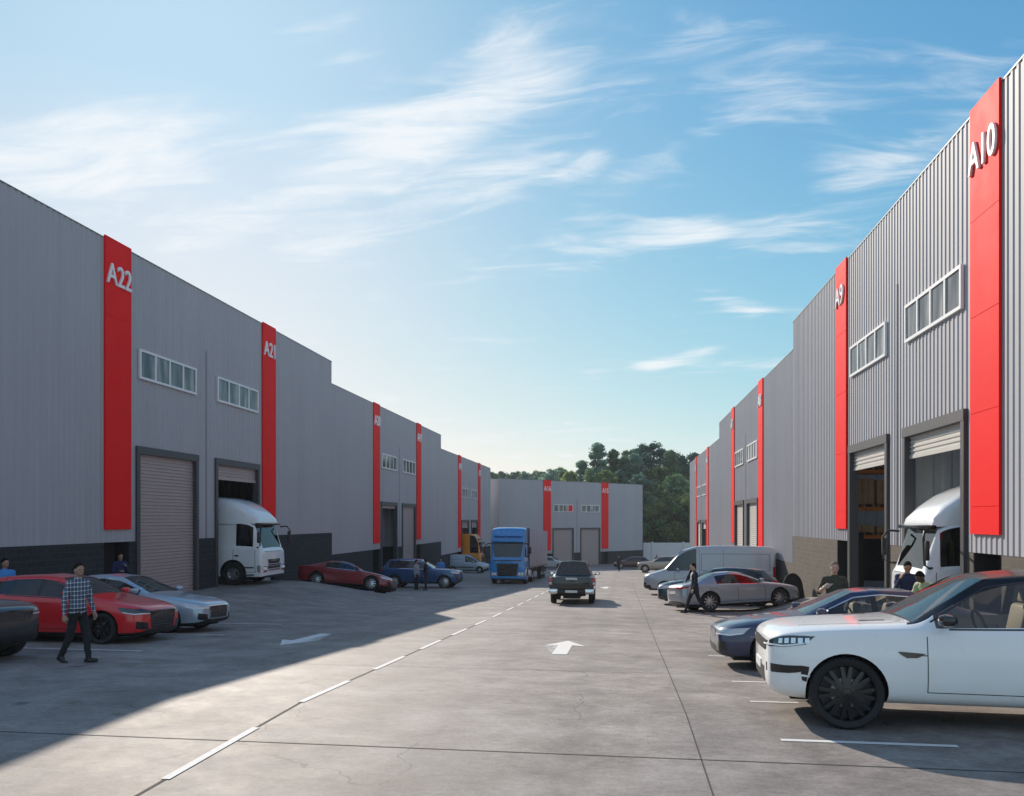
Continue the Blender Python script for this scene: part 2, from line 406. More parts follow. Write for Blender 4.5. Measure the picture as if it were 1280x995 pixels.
def leaves(name, c1, c2):
    m = bpy.data.materials.new(name); m.use_nodes = True; t = NT(m.node_tree); t.n.clear()
    out = t.new('ShaderNodeOutputMaterial')
    P = t.new('ShaderNodeTexCoord').outputs['Object']
    n = t.noise(P, .42, 4, .6); n2 = t.noise(P, 3.0, 3, .6)
    oi = t.new('ShaderNodeObjectInfo').outputs['Random']
    f = t.math('ADD', t.math('MULTIPLY', n, .65), t.math('MULTIPLY', n2, .45)); f = t.math('ADD', f, t.math('MULTIPLY', t.math('SUBTRACT', oi, .5), .3))
    c = t.ramp(f, [(.35, c1), (.75, c2)])
    d = t.new('ShaderNodeBsdfDiffuse'); t.link(c, d.inputs[0])
    tl = t.new('ShaderNodeBsdfTranslucent'); t.link(c, tl.inputs[0])
    mx = t.new('ShaderNodeMixShader'); mx.inputs[0].default_value = .55
    t.link(d.outputs[0], mx.inputs[1]); t.link(tl.outputs[0], mx.inputs[2]); t.link(mx.outputs[0], out.inputs[0])
    return m
def plaid():
    m, t, b, out = new_mat("blue and white plaid cotton")
    P = t.new('ShaderNodeTexCoord').outputs['Object']
    s = t.new('ShaderNodeSeparateXYZ'); t.link(P, s.inputs[0])
    def stripes(c, w, off=0.0):
        fr = t.math('FRACT', t.math('ADD', t.math('DIVIDE', c, .075), off))
        return t.math('LESS_THAN', fr, w)
    h = t.math('ADD', s.outputs[0], s.outputs[1])
    a = stripes(h, .20); bz = stripes(s.outputs[2], .20)
    a2 = stripes(h, .10, .5); b2 = stripes(s.outputs[2], .10, .5)
    base = t.mix(t.math('MULTIPLY', t.math('ADD', a2, b2), .3), (.035, .065, .12, 1), (.20, .25, .32, 1))
    c = t.mix(t.math('MULTIPLY', t.math('ADD', a, bz), .5, clamp=True), base, (.72, .76, .80, 1))
    t.link(c, b.inputs['Base Color']); b.inputs['Roughness'].default_value = .9
    return m

M = dict(
    concrete=concrete(),
    clad=cladding(),
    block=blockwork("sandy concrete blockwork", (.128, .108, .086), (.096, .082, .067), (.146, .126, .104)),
    block_dark=blockwork("charcoal blockwork", (.034, .035, .041), (.024, .025, .029), (.052, .053, .058)),  # darker charcoal tone than the sandy blocks
    stripe=plain("red composite panel", (.90, .010, .012), .6, 0, .05, .8, spec=.12),
    joint=plain("dark joint sealant", (.060, .053, .048), .9),
    white_paint=plain("white road paint", (.70, .69, .66), .8, 0, .22, 9),
    white_metal=plain("white coated aluminium", (.78, .78, .78), .4, 0, .05),
    letter=plain("white acrylic lettering", (.85, .85, .85), .35, 0, .03),
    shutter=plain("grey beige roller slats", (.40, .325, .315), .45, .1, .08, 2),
    shutter_lit=plain("sunlit copy of roller slats", (.55, .53, .49), .45, 0, .06, 2),  # paler copy of the same slats, sunlight put into the colour
    frame=plain("charcoal steel frame", (.060, .060, .066), .5, .1, .1),
    dark=plain("near black matte surface", (.012, .012, .014), .8, 0, .1),
    trim=plain("grey parapet trim", (.20, .20, .21), .5, .1),
    floor=plain("warehouse floor concrete", (.46, .45, .42), .6),
    pane=None,
    tyre=plain("black tyre rubber", (.014, .014, .015), .75, 0, .3, 8),
    liner=plain("black arch plastic", (.010, .010, .011), .7),
    plastic=plain("black trim plastic", (.016, .016, .018), .45),
    gloss_black=plain("gloss black trim", (.010, .010, .012), .15, 0, .05, coat=.5),
    alloy=plain("silver alloy", (.55, .56, .58), .3, .9, .06),
    alloy_black=plain("satin black alloy", (.006, .006, .007), .35, .0, .06, coat=.3),
    chrome=plain("chrome", (.75, .76, .78), .12, 1, .04),
    disc=plain("brake steel", (.40, .40, .41), .4, .8),
    lining=plain("inner sheet paled for bounce light", (.66, .65, .62), .6),  # paler than the wall sheet, to bounce more light inside the halls
    seat=plain("grey cabin fabric", (.10, .095, .09), .85),
    seat_tan=plain("tan cabin leather", (.36, .28, .20), .6),
    lamp=plain("clear lamp glass", (.50, .52, .55), .12, .35, .2, 30, coat=.8),
    lamp_dark=plain("smoked lamp glass", (.035, .04, .05), .1, .2, .2, 30, coat=.9),
    drl=plain("white light guide", (.90, .92, .95), .25),
    red_lamp=plain("red tail lamp lens", (.42, .012, .014), .18, 0, .2, 20, coat=.8),
    amber=plain("amber lens", (.75, .22, .02), .25),
    plate=plain("white number plate", (.72, .72, .70), .4),
    glass_dark=glass("dark car glass", (.60, .70, .75), .22),
    glass_clear=glass("light car glass", (.88, .92, .90), .80),
    skin=plain("light skin", (.52, .31, .23), .5, 0, .06, 20),
    skin_tan=plain("tanned skin", (.36, .20, .14), .5, 0, .06, 20),
    skin_dark=plain("dark skin", (.085, .045, .03), .45, 0, .06, 20),
    hair=plain("black hair", (.010, .008, .007), .85, 0, .4, 70, spec=.12),
    hair_grey=plain("greying short hair", (.20, .16, .13), .85, 0, .4, 70, spec=.12),
    shoe=plain("black leather", (.012, .012, .013), .35),
    trouser=plain("black trousers", (.011, .012, .017), .85, 0, .2, 12),
    suit=plain("navy suit wool", (.012, .015, .028), .85, 0, .2, 12),
    shirt_white=plain("white shirt", (.68, .70, .74), .85),
    plaid=plaid(),
    box=plain("cardboard", (.55, .34, .17), .85, 0, .15, 3),
    wood=plain("pallet wood", (.33, .22, .12), .8, 0, .25, 8),
    beam=plain("orange rack beam", (.72, .20, .012), .45),
    upright=plain("blue rack upright", (.05, .10, .25), .5),
    wall_white=plain("white rendered wall", (.66, .66, .65), .85, 0, .08, .8),
    bark=plain("brown bark", (.085, .060, .042), .9, 0, .35, 3),
    leaf_a=leaves("deep green leaves", (.060, .130, .085), (.31, .46, .23)),
    leaf_b=leaves("blue green needles", (.055, .128, .110), (.27, .42, .31)),
    leaf_c=leaves("warm green leaves", (.066, .118, .048), (.33, .41, .16)),
    grass=plain("rough grass", (.055, .085, .025), .95, 0, .4, .3),
)
def window_pane():
    m, t, b, out = new_mat("window pane")
    P = t.new('ShaderNodeTexCoord').outputs['Object']
    s = t.new('ShaderNodeSeparateXYZ'); t.link(P, s.inputs[0])
    pane_glints = t.noise(t.mapping(P, scale=(1.3, 1, .25)), 1.6, 2, .5)  # light and dark reflections painted into the pane colour
    c = t.ramp(pane_glints, [(.36, (.05, .055, .068)), (.50, (.15, .148, .152)), (.62, (.34, .33, .32))])
    t.link(c, b.inputs['Base Color']); b.inputs['Roughness'].default_value = .06; b.inputs['Specular IOR Level'].default_value = .6
    return m
M['pane'] = window_pane(); M['fill_pane'] = glass("clear pane of added roof strip", (1, 1, 1), .9)  # pane for the roof strips added to light the halls

# ------------------------------------------------------------------ ground sheet, joints and painted markings
def build_ground():
    xs = [-1500, -500, -200, -100, -60, -40, -30, -24] + [x * .5 for x in range(-40, 27)] + [16, 20, 26, 34, 50, 80, 140, 300, 600, 1500]
    ys = [-600, -200, -80, -40, -20, -10, -5] + list(range(0, 131)) + [140, 160, 200, 300, 500, 900, 2500]
    xs = sorted(set(xs)); nx = len(xs)
    v = [(x, y, ground_z(x, y)) for y in ys for x in xs]
    f = [(j * nx + i, j * nx + i + 1, (j + 1) * nx + i + 1, (j + 1) * nx + i) for j in range(len(ys) - 1) for i in range(nx - 1)]
    o = MB().add(v, f, 0, True).build('ground', M['concrete'], fix=False); tag(o, kind='structure')
def ribbon_on_ground(name, pts, w, mat, lift=.005):
    """a flat strip of width w along plan points, following the ground"""
    out = MB(); L = []; Rr = []
    fine = []
    for a, b in zip(pts[:-1], pts[1:]):
        n = max(1, int(math.dist(a, b) / 1.0))
        fine += [(lerp(a[0], b[0], i / n), lerp(a[1], b[1], i / n)) for i in range(n)]
    fine.append(pts[-1])
    for i, p in enumerate(fine):
        a, b = fine[max(i - 1, 0)], fine[min(i + 1, len(fine) - 1)]
        d = Vector((b[0] - a[0], b[1] - a[1])).normalized(); nrm = Vector((-d.y, d.x)) * w / 2
        for s, lst in ((1, L), (-1, Rr)):
            q = (p[0] + nrm.x * s, p[1] + nrm.y * s); lst.append((*q, ground_z(*q) + lift))
    n = len(L); out.add(L + Rr, [(n + i, n + i + 1, i + 1, i) for i in range(n - 1)])
    return tag(out.build(name, mat), kind='structure')
def flat_shape(name, poly, mat, lift=.006):
    v = [(x, y, ground_z(x, y) + lift) for x, y in poly]
    bm = bmesh.new(); bm.faces.new([bm.verts.new(p) for p in v]); bmesh.ops.triangulate(bm, faces=bm.faces[:])
    bmesh.ops.subdivide_edges(bm, edges=bm.edges[:], cuts=2)
    for w in bm.verts: w.co.z = ground_z(w.co.x, w.co.y) + lift
    me = bpy.data.meshes.new(name); bm.to_mesh(me); bm.free(); me.materials.append(mat)
    return tag(link(name, me), kind='structure')
def build_markings():
    CX = -4.18
    ribbon_on_ground('expansion_joint', [(CX, 3), (CX, 24)], .035, M['joint'], .004)
    ribbon_on_ground('expansion_joint', [(.79, 2), (.79, 60)], .015, M['joint'], .004)
    for y in (2.6, 8.15, 13.6, 19.0, 24.6):
        ribbon_on_ground('expansion_joint', [(-16, y), (7.9, y)], .018 if y < 9 else .012, M['joint'], .004)
    y = 6.85
    while y < 60:
        ribbon_on_ground('lane_dash', [(CX, y), (CX, y + 1.85)], .09, M['white_paint'], .008); y += 3.15
    def arrow(cx, cy, d, s=1.0):
        """long slim road arrow pointing along d*Y"""
        L, sh, hw, hh = 1.35 * s, .155, .45, 1.0
        p = [(-sh, -L), (sh, -L), (sh, L - hh), (hw, L - hh - .12), (0, L), (-hw, L - hh - .12), (-sh, L - hh)]
        flat_shape('road_arrow', [(cx + d * a, cy + d * b) for a, b in p], M['white_paint'])
    arrow(-1.24, 17.3, 1); arrow(-7.35, 17.8, -1); arrow(-1.0, 50.5, 1)
    for y in (9.0, 11.1, 12.9, 16.3, 29.5, 32.3, 35.1):
        ribbon_on_ground('parking_line', [(1.72, y), (3.53 if y < 10 else (2.35 if y < 13 else 6.2), y)], .085, M['white_paint'])
    for y in (14.9, 18.3, 21.6, 36.0, 41.5, 46.5, 51.0):
        ribbon_on_ground('parking_line', [(-14.0, y), (-9.6, y)], .09, M['white_paint'])
build_ground(); build_markings()

# ------------------------------------------------------------------ warehouse units
def corrugated(mb, s0, s1, z0, z1, y=0.0, pitch=.25, depth=.024, m=0):
    """trapezoidal steel sheet in the s-z plane, ribs on a grid common to the whole facade"""
    pts = []
    k = math.floor(s0 / pitch) - 1
    seq = []
    while k * pitch < s1 + pitch:
        b = k * pitch
        seq += [(b, 0), (b + .085 * pitch / .25, 0), (b + .125 * pitch / .25, depth), (b + .21 * pitch / .25, depth)]
        k += 1
    def at(s):
        for a, c in zip(seq[:-1], seq[1:]):
            if a[0] <= s <= c[0] and c[0] > a[0]: return lerp(a[1], c[1], (s - a[0]) / (c[0] - a[0]))
        return 0
    pts = [(s0, at(s0))] + [p for p in seq if s0 < p[0] < s1] + [(s1, at(s1))]
    n = len(pts)
    v = [(s, y + d, z0) for s, d in pts] + [(s, y + d, z1) for s, d in pts]
    mb.add(v, [(i, i + 1, n + i + 1, n + i) for i in range(n - 1)], m)
STRIPE_S = (8.55, 20.25); DOOR_S = (11.65, 17.15)
def text_mesh(word, size, depth, bold):
    cu = bpy.data.curves.new("lettering", 'FONT'); cu.body = word; cu.size = size; cu.extrude = depth; cu.offset = bold
    cu.align_x = 'CENTER'; cu.align_y = 'CENTER'; cu.resolution_u = 4
    o = bpy.data.objects.new("lettering", cu); COL.objects.link(o)
    dg = bpy.context.evaluated_depsgraph_get(); me = bpy.data.meshes.new_from_object(o.evaluated_get(dg))
    bpy.data.objects.remove(o); bpy.data.curves.remove(cu)
    me.materials.clear(); me.materials.append(M['letter']); return me
def warehouse(label, X, Y, rz, roof, plinth, floor, words, doors, block, depth=16.0, shut=None, red_pane=False):
    root = empty('warehouse_unit', (X, Y, 0), rz, label, 'warehouse', 'stepped grey warehouse units with red stripes')
    W = LEN - .006; dz = floor + 5.2; dw = 4.1; low = floor - 2.2
    holes = [(c - dw / 2, c + dw / 2) for c in DOOR_S]
    nook = [(s - .70, s + .70) for s in STRIPE_S]
    # cladding, split round the doors
    cl = MB(); cuts = sorted([0.0, W] + [e for h in holes for e in h])
    for a, b in zip(cuts[:-1], cuts[1:]):
        isdoor = any(abs(a - h[0]) < 1e-6 for h in holes)
        corrugated(cl, a, b, dz if isdoor else plinth, roof)
    cl.box(0, W, -.12, -.004, dz, roof - .01)                       # backing behind the sheet
    for a, b in zip(cuts[:-1], cuts[1:]):
        if not any(abs(a - h[0]) < 1e-6 for h in holes): cl.box(a, b, -.12, -.004, plinth, dz - .003)
    cl.box(0.004, .10, -depth, -.124, low, roof - .02); cl.box(W - .10, W - .004, -depth, -.124, low, roof - .02)
    cl.box(.104, W - .104, -depth, -depth + .1, low, roof - .02)
    cl.build('cladding_wall', M['clad'], root)
    # blockwork plinth with gaps at the doors and the entrances under the stripes
    cuts = sorted([0.0, W] + [e for h in holes + nook for e in h]); gaps = holes + nook
    for a, b in zip(cuts[:-1], cuts[1:]):
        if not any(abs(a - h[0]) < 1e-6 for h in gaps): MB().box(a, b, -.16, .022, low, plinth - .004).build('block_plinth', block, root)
    MB().box(-.0, W, -.14, .034, roof, roof + .035).build('parapet_cap', M['trim'], root)
    if shut is None: MB().box(.11, W - .11, -depth + .11, -.145, roof - .5, roof - .4).build('roof', M['trim'], root)
    else:                                                           # sheet roof with clear strips added to light the hall inside
        y = -.145
        while y > -depth + .2:
            y2 = max(-depth + .11, y - .6); MB().box(.11, W - .11, y2, y, roof - .5, roof - .4).build('roof', M['trim'], root)
            y3 = max(-depth + .11, y2 - 3.2)
            if y3 < y2 - .1: MB().box(.11, W - .11, y3, y2, roof - .46, roof - .45).build('added_skylight', M['fill_pane'], root)
            y = y3
    # interior: slab, partition, lining
    MB().box(.12, W - .12, -depth + .12, -.17, floor - .3, floor + .004).build('floor_slab', M['floor'], root)
    MB().box(14.33, 14.37, -depth + .12, -.18, floor, roof - .55).build('partition_wall', M['clad'], root)
    for s0 in (14.31, 14.39, W - .16, .16):
        it = MB(); tmp = MB(); corrugated(tmp, .3, depth - .2, plinth, roof - .6, pitch=.5, depth=.06)
        sg = 1 if s0 in (14.39, .16) else -1
        it.add([(s0 + sg * y, -s, z) for s, y, z in tmp.v], tmp.f); it.build('interior_sheet', M['clad'] if shut is None else M['lining'], root)
        MB().box(min(s0, s0 + sg * .07), max(s0, s0 + sg * .07), -depth + .2, -.2, floor + .006, plinth - .005).build('interior_plinth', M['block_dark'], root)
    # red stripes, lettering and the entrances under them
    for s, w in zip(STRIPE_S, words):
        sb = MB(); zb = plinth + .43; zs = [zb, zb + .62, zb + 2.75, zb + 4.95, zb + 7.15, roof + .10]
        for a, b in zip(zs[:-1], zs[1:]): sb.box(s - .71, s + .71, .028, .088, a + (.007 if a > zb else 0), b - .007)
        sb.box(s - .69, s + .69, .026, .074, zb + .02, roof + .07)
        stripe = sb.build('stripe_panel', M['stripe'], root)
        me = text_mesh(w, .98, .028, .007)
        lt = link('unit_lettering', me, stripe, (s, .122, roof - 1.15), (R(90), 0, R(180))); lt.scale = (.82 if len(w) > 2 else .92, 1, 1)
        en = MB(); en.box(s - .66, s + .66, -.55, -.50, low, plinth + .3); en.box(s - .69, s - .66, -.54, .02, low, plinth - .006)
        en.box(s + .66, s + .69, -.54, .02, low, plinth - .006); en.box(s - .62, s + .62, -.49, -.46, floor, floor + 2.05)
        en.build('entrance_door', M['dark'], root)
    # doors
    for (c, state) in zip(DOOR_S, doors):
        fr = MB(); t = .17
        fr.box(c - dw / 2 - .02, c - dw / 2 + t, -.2, .10, low, dz - .02); fr.box(c + dw / 2 - t, c + dw / 2 + .02, -.2, .10, low, dz - .02)
        fr.box(c - dw / 2 - .02, c + dw / 2 + .02, -.2, .11, dz - .018, dz + .25)
        frame = fr.build('door_frame', M['frame'], root)
        rd = MB(); zlo = floor + .02 if state == 'closed' else dz - (.55 if state == 'open' else state)
        prof = []; z = dz - .02
        while z > zlo:
            prof += [(-.05, z), (-.05, max(zlo, z - .05)), (-.078, max(zlo, z - .065)), (-.078, max(zlo, z - .11))]; z -= .125
        a, b = c - dw / 2 + t, c + dw / 2 - t; n = len(prof)
        rd.add([(a, y, z) for y, z in prof] + [(b, y, z) for y, z in prof], [(i, i + 1, n + i + 1, n + i) for i in range(n - 1)])
        rd.box(a, b, -.10, -.04, zlo - .09, zlo - .002)
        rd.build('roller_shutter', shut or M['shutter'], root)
    # windows: white frame with four panes
    for q, c in enumerate((DOOR_S[0], DOOR_S[1])):
        w0, w1, z0, z1 = c - 1.9, c + 1.9, roof - 4.33, roof - 3.27; f = MB()
        y0, y1 = .02, .10; t = .085
        f.box(w0, w1, y0, y1, z0, z0 + t); f.box(w0, w1, y0, y1, z1 - t, z1)
        for k in range(5):
            x = lerp(w0, w1 - t, k / 4); f.box(x, x + t, y0, y1 - .002, z0 + t + .001, z1 - t - .001)
        wf = f.build('window_frame', M['white_metal'], root)
        g = MB()
        for k in range(4):
            x = lerp(w0, w1 - t, k / 4) + t; x2 = lerp(w0, w1 - t, (k + 1) / 4)
            if not (red_pane and q == 1 and k == 0): g.box(x + .002, x2 - .002, .04, .062, z0 + t + .002, z1 - t - .002)
        g.build('window_pane', M['pane'], wf)
        if red_pane and q == 1:
            x = w0 + t; x2 = lerp(w0, w1 - t, 1 / 4)
            o = MB().box(x + .002, x2 - .002, .04, .066, z0 + t + .002, z1 - t - .002).build('red_window_pane', M['stripe'], wf); o['label'] = 'red filled window pane'
    MB().box(14.36, 14.44, .001, .036, plinth + .01, roof - 2.4).build('joint_strip', M['trim'], root)
    return root
ROOFS = [11.75, 10.45, 9.15]; PLINTHS = [1.65, .35, -.95]
L_LAB = ['nearest grey warehouse unit on the left, red stripes lettered A22 and A21',
         'middle grey warehouse unit on the left, red stripes lettered A20 and A19',
         'far grey warehouse unit on the left, yellow truck in its door, lettered A18']
R_LAB = ['nearest grey warehouse unit on the right, sunlit, red stripes lettered A10 and A9',
         'middle grey warehouse unit on the right with pale shut doors, lettered A8 and A7',
         'farthest grey warehouse unit on the right beyond the silver van, lettered A6 and A5']
for i in range(3):
    lw = [('A21', 'A22'), ('A19', 'A20'), ('A17', 'A18')][i]
    ld = [('open', 'closed'), ('closed', .12), ('open', 'open')][i]
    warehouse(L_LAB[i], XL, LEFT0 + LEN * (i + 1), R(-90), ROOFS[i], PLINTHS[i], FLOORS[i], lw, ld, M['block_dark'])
    rw = [('A10', 'A9'), ('A8', 'A7'), ('A6', 'A5')][i]
    rd = [('open', 'open'), ('closed', 'closed'), ('open', 'closed')][i]
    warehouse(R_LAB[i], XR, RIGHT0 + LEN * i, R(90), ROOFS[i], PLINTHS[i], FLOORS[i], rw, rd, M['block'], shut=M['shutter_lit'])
# the unit that closes the yard at the far end stands at an angle
PHI = R(40.5); FC = seen(721, 114)
fx, fy = from_cam(math.cos(PHI), math.sin(PHI))                       # facade direction towards the right
s0 = (FC[0] + fx * 14.4, FC[1] + fy * 14.4)
warehouse('grey warehouse unit closing the far end of the yard, lettered A16 and A15', s0[0], s0[1], math.atan2(-fy, -fx),
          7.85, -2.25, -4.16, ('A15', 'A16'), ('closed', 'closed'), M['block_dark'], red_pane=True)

def box_lines(mb, x0, x1, y0, y1, z0, z1): mb.bbox(x0, x1, y0, y1, z0, z1, .012)
def rack():
    rx, ry, f = 8.75, 32.6, FLOORS[0]
    r = empty('pallet_rack', (rx, ry, f), 0, 'orange and blue pallet rack inside the open door lettered A9', 'pallet rack')
    for x in (0, 2.75, 5.5):
        for y in (0, 1.0): MB().box(x - .05, x + .05, y - .04, y + .04, 0, 6.4).build('upright', M['upright'], r)
    levels = (2.10, 3.20, 4.65)
    for z in levels:
        for x in (.05, 2.80):
            for y in (0, 1.0): MB().box(x, x + 2.65, y - .03, y + .03, z, z + .14).build('rack_beam', M['beam'], r)
    random.seed(5)
    names = {0: 'on the lowest beam', 1: 'on the middle beam', 2: 'on the top beam'}
    k = 0
    cols = [(.12, 1.02), (1.10, 1.95), (2.0, 2.6), (2.95, 3.9), (4.05, 5.2)]
    for li, z in enumerate(levels):
        for ci, (a, b) in enumerate(cols):
            if (li, ci) in ((0, 3),): continue
            p = MB()
            for q in range(5): p.box(rx + a, rx + b, ry + .02 + q * .2, ry + .14 + q * .2, f + z + .235, f + z + .255)
            for q in (0, .5, 1): p.box(lerp(rx + a, rx + b - .09, q), lerp(rx + a, rx + b - .09, q) + .09, ry + .02, ry + .94, f + z + .145, f + z + .234)
            tag(p.build('pallet', M['wood']), 'wooden pallet on an orange rack beam inside the door lettered A9', 'pallet', 'pallets on the rack')
            h = [(.28, .22, .3, 0, .25), (1.0, .95, .45, .9, .8), (.6, .8, .9, .7, .9)][li][ci]
            o = MB(); n = 2 if h > .55 else 1
            for q in range(n):
                for e in range(2):
                    x0, x1 = lerp(rx + a, rx + b, e / 2), lerp(rx + a, rx + b, (e + 1) / 2)
                    z0 = f + z + .257 + q * h / n
                    bx = MB().bbox(x0 + .01, x1 - .01, ry + .08, ry + .9, z0, z0 + h / n - .006, .01)
                    bx.box(lerp(x0, x1, .47), lerp(x0, x1, .53), ry + .0785, ry + .0795, z0 + .02, z0 + h / n - .03, 1)
                    tag(bx.build('cardboard_box', [M['box'], M['wood']]), 'brown cardboard box on the orange rack, ' + names[li], 'box', 'cardboard boxes, ' + names[li])
rack()
# upright with a box stack just inside the A9 door, beside the truck
t = MB().box(0, .09, 0, .09, 0, 3.6); tag(t.build('door_post', M['beam'], None, (8.6, 25.55, FLOORS[0])), 'orange guard post just inside the open door lettered A9', 'post')

# boundary wall at the far right, black stand-in for an unidentified dark shape
bw = empty('boundary_wall', (3.4, 128.0, -4.2), math.atan2(5.5, 30), 'white boundary wall below the trees right of the far warehouse', 'wall')
MB().box(0, 60, -.1, .1, -.5, 3.0).build('wall_face', M['wall_white'], bw)
for k in range(12): MB().box(k * 5 + 1.3, k * 5 + 1.6, -.2, .2, -.5, 3.15).build('wall_pier', M['wall_white'], bw)
def dark_shape():
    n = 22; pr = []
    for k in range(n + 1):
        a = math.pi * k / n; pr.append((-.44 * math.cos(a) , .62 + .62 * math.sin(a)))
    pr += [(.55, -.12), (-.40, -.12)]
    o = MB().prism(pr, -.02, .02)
    y = 35.6; b = o.build('dark_arch_shape', M['dark'], None, (XR - .72, y, ground_z(XR - .72, y) + .10), (R(-7), 0, R(12)))
    tag(b, 'black round-topped shape by the sandy block plinth', 'dark_shape')
dark_shape()

# ------------------------------------------------------------------ trees
def trunk_mesh(rng, h, r):
    mb = MB(); pts = []; x = y = 0
    for k in range(7):
        pts.append((x, y, h * .92 * k / 6 - .3)); x += rng.uniform(-.25, .25); y += rng.uniform(-.25, .25)
    mb.tube(pts, [r * (1 - .13 * k) for k in range(7)], 8)
    for k in range(9):
        z = h * rng.uniform(.25, .8); a = rng.uniform(0, 6.28); L = h * rng.uniform(.07, .13)
        p = [(0, 0, z), (math.cos(a) * L * .5, math.sin(a) * L * .5, z + L * .22), (math.cos(a) * L, math.sin(a) * L, z + L * .55)]
        mb.tube(p, [r * .4, r * .25, r * .1], 6)
    return mb.mesh('trunk', M['bark'])
def crown_mesh(rng, h, w, form, mat, n):
    """leaf clumps on many lumpy boughs; form 0 = rounded, 1 = pointed, 2 = shrub to the ground"""
    boughs = []; nb = (170, 190, 60)[form]
    for k in range(nb):
        t = rng.random() ** .8; a = rng.uniform(0, 6.28)
        if form == 1: z0 = .14; prof = (1 - t) ** .85 * .97 + .03
        elif form == 0: z0 = .22; prof = math.sin(math.pi * (.18 + .78 * t)) ** .8
        else: z0 = .02; prof = math.sin(math.pi * (.30 + .62 * t)) ** .7
        if form == 1: t = (math.floor(t * 13) + rng.uniform(.0, .45)) / 13; prof = (1 - t) ** .85 * .97 + .03; prof *= rng.uniform(.75, 1.15)
        rad = w / 2 * prof * rng.uniform(.45, 1.08); z = h * (z0 + (1 - z0 - .04) * t)
        boughs.append((Vector((math.cos(a) * rad, math.sin(a) * rad, z)), w * rng.uniform(.045, .105) * (.6 + .5 * prof)))
    boughs += [(Vector((0, 0, h * .94)), w * .05), (Vector((.1, 0, h * .88)), w * .07)]
    v = []; f = []
    for k in range(n):
        c, br = boughs[rng.randrange(len(boughs))]
        d = Vector((rng.gauss(0, 1), rng.gauss(0, 1), rng.gauss(0, 1))).normalized()
        p = c + Vector((d.x, d.y, d.z * .72)) * br * (rng.random() ** .38) * (1.15 if rng.random() < .86 else 1.7)
        s = rng.uniform(.12, .30) * (h / 20) ** .3
        nn = (d + Vector((rng.gauss(0, .5), rng.gauss(0, .5), rng.gauss(0, .5) + .35))).normalized()
        a = nn.orthogonal().normalized(); a.rotate(Matrix.Rotation(rng.uniform(0, 6.28), 3, nn)); b = nn.cross(a)
        i = len(v); v += [p - a * s, p - b * s * .55 + nn * s * .12, p + a * s, p + b * s * .55 + nn * s * .12]; f.append((i, i + 1, i + 2, i + 3))
    me = bpy.data.meshes.new('crown'); me.from_pydata([tuple(p) for p in v], [], f); me.materials.append(mat); return me
TREES = {}
def tree_proto(form, mat, seed, n=17000):
    rng = random.Random(seed); h = 20.0 if form < 2 else 7.0; w = {0: 11.5, 1: 9.6, 2: 9.0}[form]
    return trunk_mesh(rng, h, .34 if form < 2 else .12), crown_mesh(rng, h, w, form, mat, n)
PROTO = {'round_a': tree_proto(0, M['leaf_a'], 1), 'round_b': tree_proto(0, M['leaf_b'], 2), 'round_c': tree_proto(0, M['leaf_c'], 7),
         'point_a': tree_proto(1, M['leaf_b'], 3), 'point_b': tree_proto(1, M['leaf_a'], 4), 'shrub_a': tree_proto(2, M['leaf_c'], 5, 9000), 'shrub_b': tree_proto(2, M['leaf_a'], 6, 8000)}
def tree(kind, u, Z, vtop, wide=1.0, label=None, group=None, base=-4.4, rot=None):
    X, Y = seen(u, Z); top = 2.4 + (650 - vtop) / 995 * Z; h = top - base
    tk, cr = PROTO[kind]; h0 = 20.0 if not kind.startswith('shrub') else 7.0
    sc = h / h0
    nm = 'shrub' if kind.startswith('shrub') else ('pine_tree' if kind.startswith('point') else 'leafy_tree')
    r = empty(nm, (X, Y, base), rot if rot is not None else (u * 1.7) % 6.28, label, 'shrub' if nm == 'shrub' else 'tree', group)
    r.scale = (sc * wide, sc * wide, sc)
    link('trunk', tk, r); link('crown', cr, r)
WOOD = 'trees in the wood behind the far warehouse'
LW = 'tree in the tall green wood behind the far warehouse'
tree('point_a', 747, 150, 547, 1.05, 'tallest pointed pine, left peak of the wood behind the warehouse lettered A15')
tree('round_b', 815, 158, 551, 1.25, 'tall broad tree at the right-hand peak of the wood behind the warehouse')
for kind, u, Z, v, wd in [('point_a', 728, 146, 570, 1.0), ('point_b', 767, 152, 556, .95), ('round_c', 757, 138, 585, .8), ('point_b', 781, 150, 566, 1.1),
                          ('point_a', 793, 152, 561, 1.0), ('point_b', 838, 152, 557, 1.1), ('point_a', 853, 156, 564, 1.0), ('point_a', 868, 165, 560, 1.0), ('round_c', 826, 146, 580, .9),
                          ('round_b', 800, 142, 590, .9), ('round_a', 845, 142, 590, 1.0), ('round_c', 713, 150, 586, .8), ('point_b', 703, 158, 584, .8), ('point_b', 737, 140, 580, .9),
                          ('point_a', 775, 140, 582, .9), ('round_a', 880, 160, 570, 1.0), ('round_b', 900, 168, 566, 1.0), ('round_c', 862, 150, 592, .9), ('round_a', 790, 165, 558, 1.0)]:
    tree(kind, u, Z, v, wd, LW, WOOD)
for k, (u, v) in enumerate([(604, 590), (615, 588), (626, 585), (636, 590), (645, 587), (655, 585), (664, 589), (673, 586), (683, 588), (692, 584), (700, 582), (590, 588)]):
    tree(['round_b', 'round_a', 'point_a'][k % 3], u, 225 + (k * 37 % 30), v, 1.05, 'small distant tree in the low tree line at the left', 'distant tree line at the left')
for k, (u, Z, v) in enumerate([(805, 136, 628), (818, 138, 618), (830, 137, 622), (843, 136, 630), (856, 138, 616), (868, 137, 624), (812, 142, 606), (836, 143, 602), (860, 143, 604)]):
    tree('shrub_a' if k % 2 == 0 else 'shrub_b', u, Z, v, 1.0, 'dark green bush just above the white boundary wall', 'bushes behind the boundary wall')
tag(MB().add([(-300, 136, -4.19), (300, 158, -4.19), (300, 600, -4.19), (-300, 600, -4.19)], [(0, 1, 2, 3)]).build('grass_field', M['grass'], fix=False), kind='structure')

